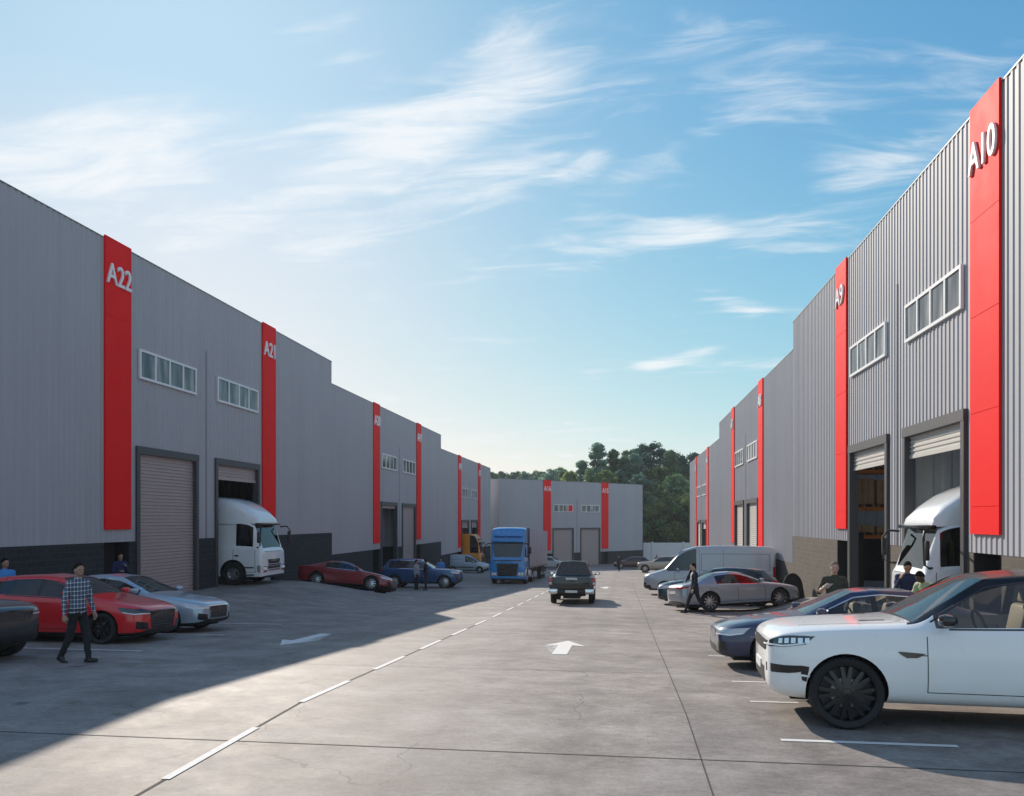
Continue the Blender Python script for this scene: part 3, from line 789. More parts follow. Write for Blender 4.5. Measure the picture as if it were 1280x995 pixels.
# the summer air between here and the wood
hz = MB().box(-420, 420, -40, 420, -6.2, 40).build('haze', bpy.data.materials.new("haze air"))
hm = hz.data.materials[0]; hm.use_nodes = True; t = NT(hm.node_tree); t.n.clear()
ho = t.new('ShaderNodeOutputMaterial'); vol = t.new('ShaderNodeVolumePrincipled'); vol.inputs['Color'].default_value = (.86, .93, 1.0, 1)
vol.inputs['Density'].default_value = .00032; vol.inputs['Anisotropy'].default_value = .2
t.link(vol.outputs[0], ho.inputs['Volume']); tag(hz, kind='stuff')

# ------------------------------------------------------------------ vehicles
PAINT, TRIM, ROOF, WS, SG1, RG, DOOR1, DOOR2, LINER, SG2, PILLAR, QGLASS = range(12)
def vary(x, k): return [(a * k) for a in x]
def station_points(st):
    x, zb, zs, hw, zt, ht, c = st
    p = [(0, zb), (hw * .80, zb), (hw * .955, zb + .06), (hw, lerp(zb, zs, .34)), (hw * .998, lerp(zb, zs, .70)), (hw * .965, zs - .015)]
    cab = [(hw * .925, zs + .02), (ht + .035, zt - .115), (ht - .035, zt - .028), (ht * .55, zt - .004), (0, zt + .012)]
    d = zt - zs
    hood = [(hw * .92, zs + .22 * d), (hw * .84, zs + .55 * d), (hw * .74, zs + .80 * d), (hw * .42, zs + .97 * d), (0, zs + 1.03 * d)]
    p += [(lerp(h[0], q[0], c), lerp(h[1], q[1], c)) for h, q in zip(hood, cab)]
    return [Vector((x, y, z)) for y, z in p]
class Shell:
    """car or cab body: sections along x from the nose (0) backwards, smoothed, wheel arches cut, split into named parts"""
    def __init__(s, stations, L, axles, Rw, segs, hw, extra=(), arch=.055, dark_pillars=False, level=2, paint_low=False):
        # stations: (x, z_bottom, z_shoulder, half_width, z_top, half_roof, cabin 0..1); extra: x where a further section is needed
        s.L = L; pts = [(st[0], station_points(st)) for st in stations]
        for x in extra:
            for (xa, pa), (xb, pb) in zip(pts[:-1], pts[1:]):
                if xa < x < xb:
                    t = (x - xa) / (xb - xa); pts.append((x, [a.lerp(b, t) for a, b in zip(pa, pb)])); break
            pts.sort(key=lambda q: q[0])
        n = 11; bm = bmesh.new(); rows = []
        for x, p in pts:
            left = [bm.verts.new((L / 2 - q.x, q.y, q.z)) for q in p]
            right = [left[0]] + [bm.verts.new((L / 2 - q.x, -q.y, q.z)) for q in p[1:-1]] + [left[-1]]
            rows.append((left, right))
        def face(vs, m):
            vs = [v for i, v in enumerate(vs) if v not in vs[:i]]
            if len(vs) < 3: return
            try: f = bm.faces.new(vs)
            except ValueError: return
            f.material_index = m; f.smooth = True
        for k in range(len(pts) - 1):
            xm = (pts[k][0] + pts[k + 1][0]) / 2
            for side in (0, 1):
                A, B = rows[k][side], rows[k + 1][side]
                for j in range(n - 1):
                    m = PAINT
                    if j < (1 if paint_low else 2): m = TRIM
                    for (x0, x1, j0, j1, mm) in segs:
                        if x0 < xm < x1 and j0 <= j < j1: m = mm
                    face([A[j], A[j + 1], B[j + 1], B[j]], m)
        for (l, r) in (rows[0], rows[-1]):
            for j in range(n - 1): face([l[j], l[j + 1], r[j + 1], r[j]], PAINT if j > (0 if paint_low else 1) else TRIM)
        bmesh.ops.recalc_face_normals(bm, faces=bm.faces)
        cl = bm.edges.layers.float.new('crease_edge')
        for e in bm.edges:
            mm = {f.material_index for f in e.link_faces}
            gl = {WS, SG1, SG2, RG, QGLASS}
            if len(mm) > 1 and (mm & gl): e[cl] = .88
            elif len(mm) > 1 and (mm & {TRIM}): e[cl] = .5
            if len(e.link_faces) == 2 and e.link_faces[0].normal.angle(e.link_faces[1].normal, 0) > R(62): e[cl] = max(e[cl], .45)
        cv = bm.verts.layers.float.new('crease_vert')
        for w_ in bm.verts:
            gf = [f for f in w_.link_faces if f.material_index in gl]
            if len(gf) == 1 and len(w_.link_faces) >= 4: w_[cv] = .82
        me = bpy.data.meshes.new("shell"); bm.to_mesh(me); bm.free()
        for i in range(12): me.materials.append(SLOT[i])
        o = bpy.data.objects.new("shell", me); COL.objects.link(o)
        sub = o.modifiers.new("s", 'SUBSURF'); sub.levels = sub.render_levels = level
        cutters = []
        for ax in axles:
            for sy in (-1, 1):
                c = MB(); y0, y1 = sorted((sy * (hw - .30), sy * (hw + .25)))
                c.lathe([(.001, y0), (Rw + arch, y0), (Rw + arch, y1), (.001, y1)], 40, 'y', (L / 2 - ax, 0, Rw + .01))
                cm = c.mesh("cutter", [SLOT[i] for i in range(12)])
                for p in cm.polygons: p.material_index = LINER
                co = bpy.data.objects.new("cutter", cm); COL.objects.link(co); cutters.append(co)
                b = o.modifiers.new("b", 'BOOLEAN'); b.operation = 'DIFFERENCE'; b.solver = 'EXACT'; b.object = co
        dg = bpy.context.evaluated_depsgraph_get(); dg.update()
        full = bpy.data.meshes.new_from_object(o.evaluated_get(dg))
        for q in cutters: bpy.data.objects.remove(q)
        bpy.data.objects.remove(o)
        s.full = full
        s.bvh = BVHTree.FromPolygons([v.co.copy() for v in full.vertices], [tuple(p.vertices) for p in full.polygons])
    def part(s, name, tags, mats, parent, side=0):
        """faces with the given tags (and on the given side) as one mesh object"""
        idx = [p for p in s.full.polygons if p.material_index in tags and (side == 0 or p.center.y * side > 0)]
        if not idx: return None
        used = {}; v = []; f = []; m = []
        for p in idx:
            fv = []
            for i in p.vertices:
                if i not in used: used[i] = len(v); v.append(tuple(s.full.vertices[i].co))
                fv.append(used[i])
            f.append(fv); m.append(tags.index(p.material_index))
        me = bpy.data.meshes.new(name); me.from_pydata(v, [], f)
        for q in mats: me.materials.append(q)
        me.polygons.foreach_set('material_index', m); me.polygons.foreach_set('use_smooth', [True] * len(f))
        me.set_sharp_from_angle(angle=R(38)); me.update()
        return link(name, me, parent)
    def snap(s, p, off=0.0):
        q = s.bvh.find_nearest(Vector(p))
        nrm = q[1] if (Vector(p) - q[0]).dot(q[1]) > -1e9 else q[1]
        return q[0] + nrm * off, nrm
    def X(s, x): return s.L / 2 - x
    def patch(s, mb, top, bot, m=0, off=.008, n=9, k=4, depth=.02):
        """a shaped panel lying on the body between two curves (points measured from the nose)"""
        def along(poly, t):
            seg = [math.dist(a, b) for a, b in zip(poly[:-1], poly[1:])]; d = t * sum(seg)
            for i, l in enumerate(seg):
                if d <= l + 1e-9: return Vector(poly[i]).lerp(Vector(poly[i + 1]), d / l if l else 0)
                d -= l
            return Vector(poly[-1])
        g = []; gi = []
        for j in range(k + 1):
            for i in range(n + 1):
                a, b = along(top, i / n), along(bot, i / n); q = a.lerp(b, j / k)
                p, nr = s.snap((s.X(q.x), q.y, q.z)); g.append(p + nr * off); gi.append(p - nr * depth)
        W = n + 1; f = [(j * W + i, j * W + i + 1, (j + 1) * W + i + 1, (j + 1) * W + i) for j in range(k) for i in range(n)]
        N = len(g); ring = [i for i in range(W)] + [j * W + n for j in range(1, k + 1)] + [k * W + i for i in range(n - 1, -1, -1)] + [j * W for j in range(k - 1, 0, -1)]
        f += [(ring[i], ring[(i + 1) % len(ring)], N + ring[(i + 1) % len(ring)], N + ring[i]) for i in range(len(ring))]
        return mb.add(g + gi, f, m, True)
    def seam(s, mb, pts, w=.010, m=0, off=.0015):
        """narrow line on the body skin"""
        fine = []
        for a, b in zip(pts[:-1], pts[1:]):
            k = max(1, int(math.dist(a, b) / .06)); fine += [Vector(a).lerp(Vector(b), i / k) for i in range(k)]
        fine.append(Vector(pts[-1])); P = [s.snap((s.X(q.x), q.y, q.z)) for q in fine]; v = []
        for i, (p, nr) in enumerate(P):
            d = (P[min(i + 1, len(P) - 1)][0] - P[max(i - 1, 0)][0]); d = d.normalized() if d.length > 1e-6 else Vector((1, 0, 0))
            sd = nr.cross(d).normalized() * w / 2; v += [p + sd + nr * off, p - sd + nr * off]
        return mb.add(v, [(2 * i, 2 * i + 1, 2 * i + 3, 2 * i + 2) for i in range(len(P) - 1)], m, True)
SLOT = [bpy.data.materials.new("slot") for _ in range(12)]
WHEELS = {}
def wheel_meshes(Rw, w, style, rim_mat):
    key = (round(Rw, 3), w, style, rim_mat.name)
    if key in WHEELS: return WHEELS[key]
    rr = Rw * ({'truck': .56, 'steel': .64, 'big_five': .80}.get(style, .74))
    t = MB(); h = w / 2
    t.lathe([(rr * .96, -h * .80), (rr * 1.03, -h * .94), (Rw * .93, -h), (Rw * .985, -h * .82), (Rw, -h * .5), (Rw, h * .5), (Rw * .985, h * .82), (Rw * .93, h), (rr * 1.03, h * .94), (rr * .96, h * .80)], 40)
    for k in range(0, 40, 1):                                           # tread grooves
        a = 2 * math.pi * k / 40; c = Vector((math.cos(a) * Rw, 0, math.sin(a) * Rw))
        t.obox(c, (-math.sin(a) * .012, 0, math.cos(a) * .012), (0, h * .62, 0), (math.cos(a) * .004, 0, math.sin(a) * .004))
    tyre = t.mesh('tyre', M['tyre'])
    r = MB()                                                            # outer side is +y
    r.lathe([(rr * .985, -h * .8), (rr * .93, -h * .6), (rr * .90, h * .45), (rr * .96, h * .80), (rr, h * .84), (rr * .985, h * .74)], 40)
    n = {'big_five': 8, 'five': 5, 'ten': 10, 'seven': 7, 'truck': 10, 'multi': 9, 'steel': 8}[style]; yo = h * (.70 if style != 'truck' else .25)
    for k in range(n):
        base = 2 * math.pi * k / n
        offs = (-.055, .055) if style == 'big_five' else (-.14, .14) if style in ('five', 'seven', 'big_five') else ((-.085, .085) if style == 'multi' else (0,))
        for d in offs:
            a = base + d; a2 = base + d * (1.5 if style not in ('multi', 'big_five') else (2.0 if style == 'multi' else 3.0))
            p0 = Vector((math.cos(a) * rr * .16, 0, math.sin(a) * rr * .16)); p1 = Vector((math.cos(a2) * rr * .93, 0, math.sin(a2) * rr * .93))
            dr = (p1 - p0).normalized(); sd = Vector((-dr.z, 0, dr.x)); w0, w1 = rr * (.085 if style != 'truck' else .13), rr * (.062 if style != 'truck' else .11)
            v = [p0 + sd * w0 + Vector((0, yo + .012, 0)), p0 - sd * w0 + Vector((0, yo + .012, 0)), p1 - sd * w1 + Vector((0, yo - .012, 0)), p1 + sd * w1 + Vector((0, yo - .012, 0))]
            v += [q - Vector((0, .045, 0)) for q in v]
            r.add(v, [(0, 1, 2, 3), (7, 6, 5, 4), (0, 4, 5, 1), (1, 5, 6, 2), (2, 6, 7, 3), (3, 7, 4, 0)])
    r.lathe([(.001, yo + .022), (rr * .17, yo + .016), (rr * .24, yo - .01), (rr * .24, yo - .06)], 20)
    rim = r.mesh('rim', rim_mat)
    hub = MB(); hub.lathe([(.001, h * .30), (rr * .52, h * .30), (rr * .54, h * .24), (rr * .54, h * .1), (.001, h * .1)], 30); hub.lathe([(.001, -h * .1), (rr * .92, -h * .1), (rr * .92, -h * .3)], 30, m=1)
    hub.box(-rr * .55, -rr * .25, h * .12, h * .42, -rr * .3, rr * .3, 1)
    hubm = hub.mesh('brake', [M['disc'], M['frame']])
    WHEELS[key] = (tyre, rim, hubm); return WHEELS[key]
def add_wheel(parent, x, y, Rw, w, style, rim_mat, steer=0.0):
    tyre, rim, hub = wheel_meshes(Rw, w, style, rim_mat)
    a = 0 if y > 0 else math.pi
    wl = link('wheel', hub, parent, (x, y, Rw), (0, 0, a + steer))
    link('tyre', tyre, wl); link('rim', rim, wl)
    return wl
def rest_on_ground(root, X, Y, heading, wb, track, lift=0.0):
    """stand the vehicle on the ground under its four wheels"""
    f = Vector((math.cos(heading), math.sin(heading))); l = Vector((-f.y, f.x)); c = Vector((X, Y))
    h = {(i, j): ground_z(*(c + f * i * wb / 2 + l * j * track / 2)) for i in (-1, 1) for j in (-1, 1)}
    sx = ((h[1, 1] + h[1, -1]) - (h[-1, 1] + h[-1, -1])) / 2 / wb; sy = ((h[1, 1] + h[-1, 1]) - (h[1, -1] + h[-1, -1])) / 2 / track
    ax = Vector((f.x, f.y, sx)).normalized(); ay = Vector((l.x, l.y, sy)); az = ax.cross(ay).normalized(); ay = az.cross(ax)
    m = Matrix((ax, ay, az)).transposed(); root.rotation_euler = m.to_euler()
    root.location = (X, Y, sum(h.values()) / 4 + lift)

# body templates: lengths from the nose, heights from the ground, in metres
T = {}
T['sedan'] = dict(L=4.85, H=1.45, W=1.84, ax=(.92, 3.74), R=.335, doors=(1.52, 2.62, 3.72), glass='sedan', st=[
    (0, .30, .58, .58, .66, 0, 0), (.05, .23, .64, .70, .73, 0, 0), (.22, .19, .70, .82, .80, 0, 0), (.60, .18, .78, .89, .88, 0, 0), (1.1, .18, .86, .92, .945, 0, 0),
    (1.48, .18, .895, .92, 1.0, .60, 0), (2.30, .18, .92, .92, 1.385, .56, 1), (2.75, .18, .935, .92, 1.44, .57, 1), (3.30, .18, .95, .92, 1.405, .55, 1), (4.22, .20, .985, .90, 1.09, .55, .06),
    (4.55, .22, .98, .87, 1.06, 0, 0), (4.76, .26, .93, .80, 1.02, 0, 0), (4.85, .36, .84, .70, .90, 0, 0)])
T['hatch'] = dict(L=4.36, H=1.44, W=1.85, ax=(.88, 3.51), R=.335, doors=(1.42, 2.42, 3.38), glass='hatch', st=[
    (0, .26, .60, .62, .68, 0, 0), (.05, .20, .66, .73, .75, 0, 0), (.22, .17, .73, .84, .83, 0, 0), (.60, .17, .82, .91, .91, 0, 0), (1.0, .17, .88, .925, .97, 0, 0),
    (1.36, .17, .91, .925, 1.03, .60, 0), (2.05, .17, .94, .925, 1.385, .58, 1), (2.5, .17, .955, .925, 1.44, .59, 1), (3.2, .17, .98, .925, 1.42, .57, 1), (3.78, .18, 1.0, .91, 1.36, .54, 1), (4.20, .22, 1.0, .86, 1.06, .55, .1),
    (4.30, .28, .93, .80, .99, 0, 0), (4.36, .38, .82, .72, .88, 0, 0)])
T['suv'] = dict(L=4.95, H=1.82, W=2.0, ax=(.87, 3.98), R=.41, doors=(1.72, 3.22, 4.0), glass='suv', st=[
    (0, .50, .90, .58, .98, 0, 0), (.05, .37, .98, .73, 1.05, 0, 0), (.18, .31, 1.04, .865, 1.105, 0, 0), (.36, .30, 1.07, .94, 1.14, 0, 0), (.62, .29, 1.095, .975, 1.165, 0, 0), (1.1, .29, 1.12, 1.0, 1.20, 0, 0),
    (1.62, .29, 1.13, 1.0, 1.23, .64, 0), (2.42, .29, 1.15, 1.0, 1.735, .63, 1), (2.90, .29, 1.16, 1.0, 1.80, .64, 1), (3.70, .29, 1.185, .99, 1.79, .63, 1), (4.40, .30, 1.205, .97, 1.74, .60, 1), (4.80, .33, 1.20, .92, 1.24, .60, .1),
    (4.90, .36, 1.08, .86, 1.13, 0, 0), (4.95, .46, .92, .78, .97, 0, 0)])
T['van'] = dict(L=6.0, H=2.62, W=2.05, ax=(1.0, 4.65), R=.35, doors=(1.45, 2.45, 2.5), glass='van', st=[
    (0, .42, .82, .70, .92, 0, 0), (.06, .32, .92, .80, 1.04, 0, 0), (.25, .28, 1.02, .92, 1.15, 0, 0), (.62, .27, 1.14, 1.0, 1.27, 0, 0), (.98, .27, 1.22, 1.02, 1.38, .7, 0),
    (1.78, .27, 1.25, 1.025, 2.36, .80, 1), (2.3, .27, 1.26, 1.025, 2.56, .84, 1), (3.2, .27, 1.26, 1.025, 2.62, .85, 1), (4.6, .27, 1.26, 1.025, 2.62, .85, 1), (5.85, .30, 1.26, 1.01, 2.58, .83, 1), (5.97, .38, 1.24, .97, 2.50, .78, 1), (6.0, .5, 1.2, .93, 2.3, .76, 1)])
T['mini_van'] = dict(L=4.4, H=1.85, W=1.83, ax=(.90, 3.60), R=.32, doors=(1.35, 2.35, 2.4), glass='van', st=[
    (0, .36, .70, .64, .80, 0, 0), (.06, .28, .78, .74, .88, 0, 0), (.25, .24, .86, .85, .97, 0, 0), (.6, .23, .94, .90, 1.05, 0, 0), (1.0, .23, 1.0, .915, 1.13, .6, 0),
    (1.75, .23, 1.03, .915, 1.72, .64, 1), (2.2, .23, 1.05, .915, 1.83, .66, 1), (3.2, .23, 1.05, .915, 1.85, .68, 1), (4.28, .25, 1.05, .90, 1.80, .68, 1), (4.38, .34, 1.02, .86, 1.72, .62, 1), (4.4, .44, .98, .82, 1.6, .6, 1)])
T['pickup'] = dict(L=5.30, H=1.80, W=1.86, ax=(.98, 4.05), R=.385, doors=(1.75, 2.72, 3.55), glass='pickup', st=[
    (0, .50, .84, .64, .92, 0, 0), (.05, .42, .92, .75, 1.0, 0, 0), (.2, .38, .98, .86, 1.06, 0, 0), (.6, .37, 1.05, .92, 1.12, 0, 0), (1.2, .37, 1.09, .93, 1.16, 0, 0),
    (1.58, .37, 1.10, .93, 1.19, .60, 0), (2.25, .37, 1.11, .93, 1.72, .58, 1), (2.75, .37, 1.115, .93, 1.79, .60, 1), (3.40, .37, 1.12, .93, 1.77, .58, 1), (3.68, .38, 1.125, .93, 1.20, .62, .2), (3.78, .40, 1.13, .93, 1.12, .3, 0), (4.6, .42, 1.14, .93, 1.13, 0, 0),
    (5.20, .44, 1.14, .925, 1.13, 0, 0), (5.29, .47, 1.13, .915, 1.12, 0, 0), (5.30, .50, 1.10, .90, 1.10, 0, 0)])
def scaled(t, L, H, W, R_):
    kx, kz, ky = L / t['L'], H / t['H'], W / t['W']
    return [(x * kx, zb * kz, zs * kz, hw * ky, zt * kz, ht * ky, c) for x, zb, zs, hw, zt, ht, c in t['st']], kx, kz, ky
def car(name, label, kind, colour, X, Y, heading, L=None, H=None, W=None, cat='car', rim='alloy', style='five', roof=None, dark_pillars=False, glass='glass_dark',
        face='wide', seat='seat', level=2, steer=0.0, group=None, Rw=None, tailstyle='bar', handles=None, lamp='lamp', fine=False, plates=False):
    t = T[kind]; L = L or t['L']; H = H or t['H']; W = W or t['W']; Rw = Rw or t['R']
    st, kx, kz, ky = scaled(t, L, H, W, Rw); hw = W / 2; d = [q * kx for q in t['doors']]; ax = [a * kx for a in t['ax']]
    xs = [s[0] for s in st]; ci = next(i for i, s in enumerate(st) if i + 1 < len(st) and st[i + 1][6] >= 1 and s[6] < 1)
    cowl, head = xs[ci], xs[ci + 1]; cab = [i for i, s in enumerate(st) if s[6] >= 1]; rh = xs[cab[-1]]; rb = xs[min(cab[-1] + 1, len(xs) - 1)]
    root = empty(name, (0, 0, 0), 0, label, cat, group); g = t['glass']
    segs = []; pil = .045
    segs += [(head, rh, 7, 10, ROOF)]
    segs += [(cowl, head, 7, 8, PILLAR), (cowl, head, 8, 10, WS)]
    extra = [d[0], d[1] - pil, d[1] + pil]
    if g in ('sedan', 'hatch', 'suv', 'pickup'):
        e2 = {'sedan': rh + .10 * kx, 'hatch': d[2], 'suv': d[2] - .02, 'pickup': rh - .02}[g]
        extra += [d[2], e2, cowl + .20 * kx]
        segs += [(cowl + .20 * kx, d[1] - pil, 6, 7, SG1), (d[1] - pil, d[1] + pil, 6, 7, TRIM), (d[1] + pil, e2, 6, 7, SG2)]
        segs += [(d[0], d[1], 2, 6, DOOR1), (d[1], d[2], 2, 6, DOOR2)]
        if g in ('hatch', 'suv'):
            q0 = e2 + .09; extra += [q0, rh - .03]; segs += [(e2, q0, 6, 7, TRIM), (q0, rh - .03, 6, 7, QGLASS)]
        segs += [(rh, rb, 8, 10, RG), (rh, rb, 7, 8, PILLAR)]
    else:
        extra = [d[0], d[1], d[2], cowl + .15]
        segs += [(cowl + .15, d[1], 6, 7, SG1), (d[0], d[1], 2, 6, DOOR1), (-.1, .40, 2, 3, TRIM)]; extra += [.40]
    if dark_pillars: segs += [(head, rb, 7, 8, ROOF)]
    extra = [x for x in extra if all(abs(x - q) > .012 for q in xs)]
    S = Shell(st, L, ax, Rw, segs, hw, extra, level=level, paint_low=fine, arch=.035 if fine else .055)
    pm = colour; rm = roof or colour
    S.part('body', [PAINT, TRIM, LINER, PILLAR], [pm, M['plastic'], M['liner'], rm if (roof or dark_pillars) else pm], root)
    S.part('roof', [ROOF], [rm], root)
    S.part('windscreen', [WS], [M['glass_dark']], root)
    S.part('rear_window', [RG], [M['glass_dark']], root)
    for sd in (1, -1):
        S.part('side_window', [SG1], [M[glass]], root, sd); S.part('side_window', [SG2], [M[glass if not fine else 'glass_dark']], root, sd); S.part('quarter_window', [QGLASS], [M['glass_dark']], root, sd)
        d1 = S.part('door', [DOOR1], [pm], root, sd); d2 = S.part('door', [DOOR2], [pm], root, sd)
        zb, zs = .24 * kz, st[cab[0]][2]; yw_ = st[2][3]
        for dr, xa, xb in ((d1, d[0], d[1]), (d2, d[1], d[2])):
            if dr is None: continue
            xh = xb - .17; zh = zs - .09; yh = sd * (hw + .1)
            h = MB(); S.patch(h, [(xh - .11, yh, zh + .016), (xh + .10, yh, zh + .020)], [(xh - .11, yh, zh - .014), (xh + .10, yh, zh - .010)], 0, .026, 6, 2)
            h.build('handle', handles or (M['plastic'] if roof else pm), dr)
        sm = MB(); w = .010 if fine else .013; yy = sd * (hw + .2); zl = st[cab[0]][1] + .10
        for x in {d[0], d[1]} | ({d[2]} if d2 else set()):
            S.seam(sm, [(x, yy, zs - .02), (x, yy, zl)], w)
        S.seam(sm, [(d[0], yy, zl), (d[2] if d2 else d[1], yy, zl)], w)
        sm.build('panel_gap', M['dark'], root)
        bg_ = MB(); S.seam(bg_, [(.30 * kx, sd * .62 * hw, 2), (cowl - .05, sd * .86 * hw, 2)], w); bg_.build('bonnet_gap', M['dark'], root)
        if g == 'van':
            za, zc_ = zs + .10, H - .42
            vs = MB(); S.seam(vs, [(d[1] + .25, yy, za), (L - .3, yy, za), (L - .3, yy, zc_), (d[1] + .25, yy, zc_), (d[1] + .25, yy, za)], .02); vs.build('panel_swage', M['frame'], root)
            rs = MB(); S.patch(rs, [(1.5 * kx, yy, .62 * kz), (L - .1, yy, .62 * kz)], [(1.5 * kx, yy, .52 * kz), (L - .1, yy, .52 * kz)], 0, .012, 24, 1); rs.build('rubbing_strip', M['plastic'], root)
            for xq in (d[1] + .15, d[1] + 1.35):
                vq = MB(); S.seam(vq, [(xq, yy, .5), (xq, yy, zc_ + .25)], w); vq.build('door_gap', M['dark'], root)
        # mirror on the door
        if d1 is not None:
            mx = S.X(d[0] + .16); mz = zs + .10; mm = MB()
            mm.bbox(mx - .085, mx + .075, min(sd * (hw + .0), sd * (hw + .20)), max(sd * (hw + .0), sd * (hw + .20)), mz - .055, mz + .085, .055); mm.tube([(mx - .02, sd * (hw - .06), mz - .05), (mx, sd * (hw + .03), mz - .01)], .028, 8, 1)
            mm.add([(mx - .098, sd * (hw + .03), mz - .025), (mx - .098, sd * (hw + .16), mz - .025), (mx - .098, sd * (hw + .16), mz + .055), (mx - .098, sd * (hw + .03), mz + .055)], [(0, 1, 2, 3)], 2)
            mm.build('door_mirror', [rm if not roof else M['gloss_black'], M['plastic'], M['chrome']], root)
    if g in ('sedan', 'hatch', 'suv'):
        for sd in (1, -1):
            tr = MB(); e2 = rh if g == 'sedan' else rh - .05
            low_ = [(x, sd * 5 * hw, 0) for x in ()]
            rows7 = [(x, sd * (station_points(q)[7].y + .02), station_points(q)[7].z + .012) for x, q in zip(xs, st) if head - .01 <= x <= e2 + .01]
            p5 = station_points(st[ci])[6]
            up = [(cowl + .16 * kx, sd * lerp(p5.y, rows7[0][1], .16), lerp(p5.z, rows7[0][2], .16) + .02)] + rows7
            bl = [(x, sd * (station_points(q)[6].y + .02), station_points(q)[6].z - .004) for x, q in zip(xs, st) if head - .01 <= x <= e2 + .01]; bl = [(cowl + .34 * kx, sd * (p5.y + .02), lerp(p5.z, bl[0][2], .3))] + bl
            S.seam(tr, up, .022, 0, .004); S.seam(tr, bl, .022, 0, .004)
            tr.build('window_trim', M['gloss_black'] if dark_pillars or kind == 'hatch' else M['chrome'], root)
            if fine:
                fv = MB(); S.patch(fv, [(1.40, sd * 2, .985), (1.70, sd * 2, .965)], [(1.50, sd * 2, .88), (1.61, sd * 2, .885)], 0, .006, 6, 3); S.patch(fv, [(1.60, sd * 2, .945), (1.715, sd * 2, .940)], [(1.58, sd * 2, .925), (1.715, sd * 2, .922)], 0, .006, 4, 1)
                fv.build('fender_vent', M['gloss_black'], root)
                cv = MB(); S.patch(cv, [(.02, sd * yw_ * .70, .70), (.14, sd * 2, .70), (.28, sd * 2, .69)], [(.03, sd * yw_ * .70, .60), (.14, sd * 2, .59), (.27, sd * 2, .585)], 0, .006, 10, 3)
                S.patch(cv, [(.12, sd * 2, .60), (.27, sd * 2, .59)], [(.14, sd * 2, .40), (.25, sd * 2, .385)], 0, .006, 4, 5); vb = cv.build('bumper_vent', M['gloss_black'], root)
                wb_ = MB(); S.patch(wb_, [(.10, sd * 2, .535), (.28, sd * 2, .528)], [(.10, sd * 2, .512), (.28, sd * 2, .505)], 0, .012, 6, 1); wb_.build('vent_bar', pm, vb)
                hs = MB(); S.patch(hs, [(1.05, sd * .52, 2), (1.34, sd * .56, 2)], [(1.05, sd * .44, 2), (1.34, sd * .50, 2)], 0, .003, 4, 2); hs.build('bonnet_vent', M['gloss_black'], root)
    # lamps and grille on the nose
    zn = st[1][2]; ztn = st[1][4]; yw = st[2][3]
    for sd in (1, -1):
        hl = MB(); zt_, zb_ = zn + .10 * kz, zn - .045 * kz
        if face == 'tall': zt_ += .02
        if kind == 'suv': zt_, zb_ = zn + .035, zn - .085
        S.patch(hl, [(-.05, sd * yw * (.56 if not fine else .84), zt_ - .03), (.20, sd * yw * 1.0, zt_ + .035), (.52 * kx, sd * yw * 1.2, zt_ + .055)], [(-.05, sd * yw * (.56 if not fine else .84), zb_), (.16, sd * yw * 1.05, zb_ + .01), (.40 * kx, sd * yw * 1.2, zb_ + .06)], 0, .006, 10, 4)
        o = hl.build('headlight', M[lamp], root)
        dl = MB(); S.patch(dl, [(-.05, sd * yw * .58, zb_ + .022), (.16, sd * yw * 1.05, zb_ + .035), (.39 * kx, sd * yw * 1.2, zb_ + .082)], [(-.05, sd * yw * .58, zb_ + .004), (.16, sd * yw * 1.05, zb_ + .014), (.39 * kx, sd * yw * 1.2, zb_ + .066)], 0, .011, 10, 1)
        dl.build('light_guide', M['drl'], o)
        if fine:
            for q in range(5):
                x = .10 + q * .075; y = sd * yw * (.98 + q * .05); S.patch(dl2 := MB(), [(x, y, zt_ - .005 + q * .008), (x + .05, y * 1.03, zt_ + q * .008)], [(x, y, zb_ + .05 + q * .006), (x + .05, y * 1.03, zb_ + .055 + q * .006)], 0, .010, 3, 2); dl2.build('lamp_lens', M['chrome'], o)
        # corner intakes
        ci_ = MB(); zc = lerp(st[1][1], zn, .34)
        S.patch(ci_, [(-.02, sd * yw * .66, zc + .09), (.10, sd * yw * 1.02, zc + .13)], [(-.02, sd * yw * .62, zc - .06), (.12, sd * yw * 1.02, zc - .05)], 0, .004, 6, 3)
        if not fine: ci_.build('corner_intake', M['gloss_black'], root)
    gr = MB(); gw = yw * (.50 if not fine else .80); gz1, gz0 = zn + .045, zn - .10
    if face == 'big': gz0 = lerp(st[1][1], zn, .30); gw = yw * .58
    if kind == 'suv': gz1, gz0 = zn - .01, zn - .16
    if face == 'slim': gz1, gz0 = (zn + .03, zn - .05) if kind != 'suv' else (zn - .005, zn - .15); gw = yw * (.62 if not fine else .78)
    S.patch(gr, [(-.1, -gw, gz1), (-.1, gw, gz1)], [(-.1, -gw * .86, gz0), (-.1, gw * .86, gz0)], 0, .004, 12, 5)
    go = gr.build('grille', M['gloss_black'] if not fine else M['dark'], root)
    bars = MB()
    for q in range(3 if face != 'big' else 6):
        z = lerp(gz1, gz0, (q + .7) / (3.4 if face != 'big' else 6.4)); S.patch(bars, [(-.1, -gw * .9, z + .006), (-.1, gw * .9, z + .006)], [(-.1, -gw * .9, z - .006), (-.1, gw * .9, z - .006)], 0, .010, 10, 1)
    if face == 'big':
        for q in range(11):
            y = lerp(-gw * .88, gw * .88, q / 10); S.patch(bars, [(-.1, y - .006, gz1 - .02), (-.1, y + .006, gz1 - .02)], [(-.1, y * .9 - .006, gz0 + .02), (-.1, y * .9 + .006, gz0 + .02)], 0, .009, 1, 6)
        fr_ = MB()
        for (a, b) in (((-gw * 1.03, gz1 + .012), (gw * 1.03, gz1 + .012)), ((-gw * .89, gz0 - .012), (gw * .89, gz0 - .012))):
            S.seam(fr_, [(-.1, a[0], a[1]), (-.1, b[0], b[1])], .022, 0, .012)
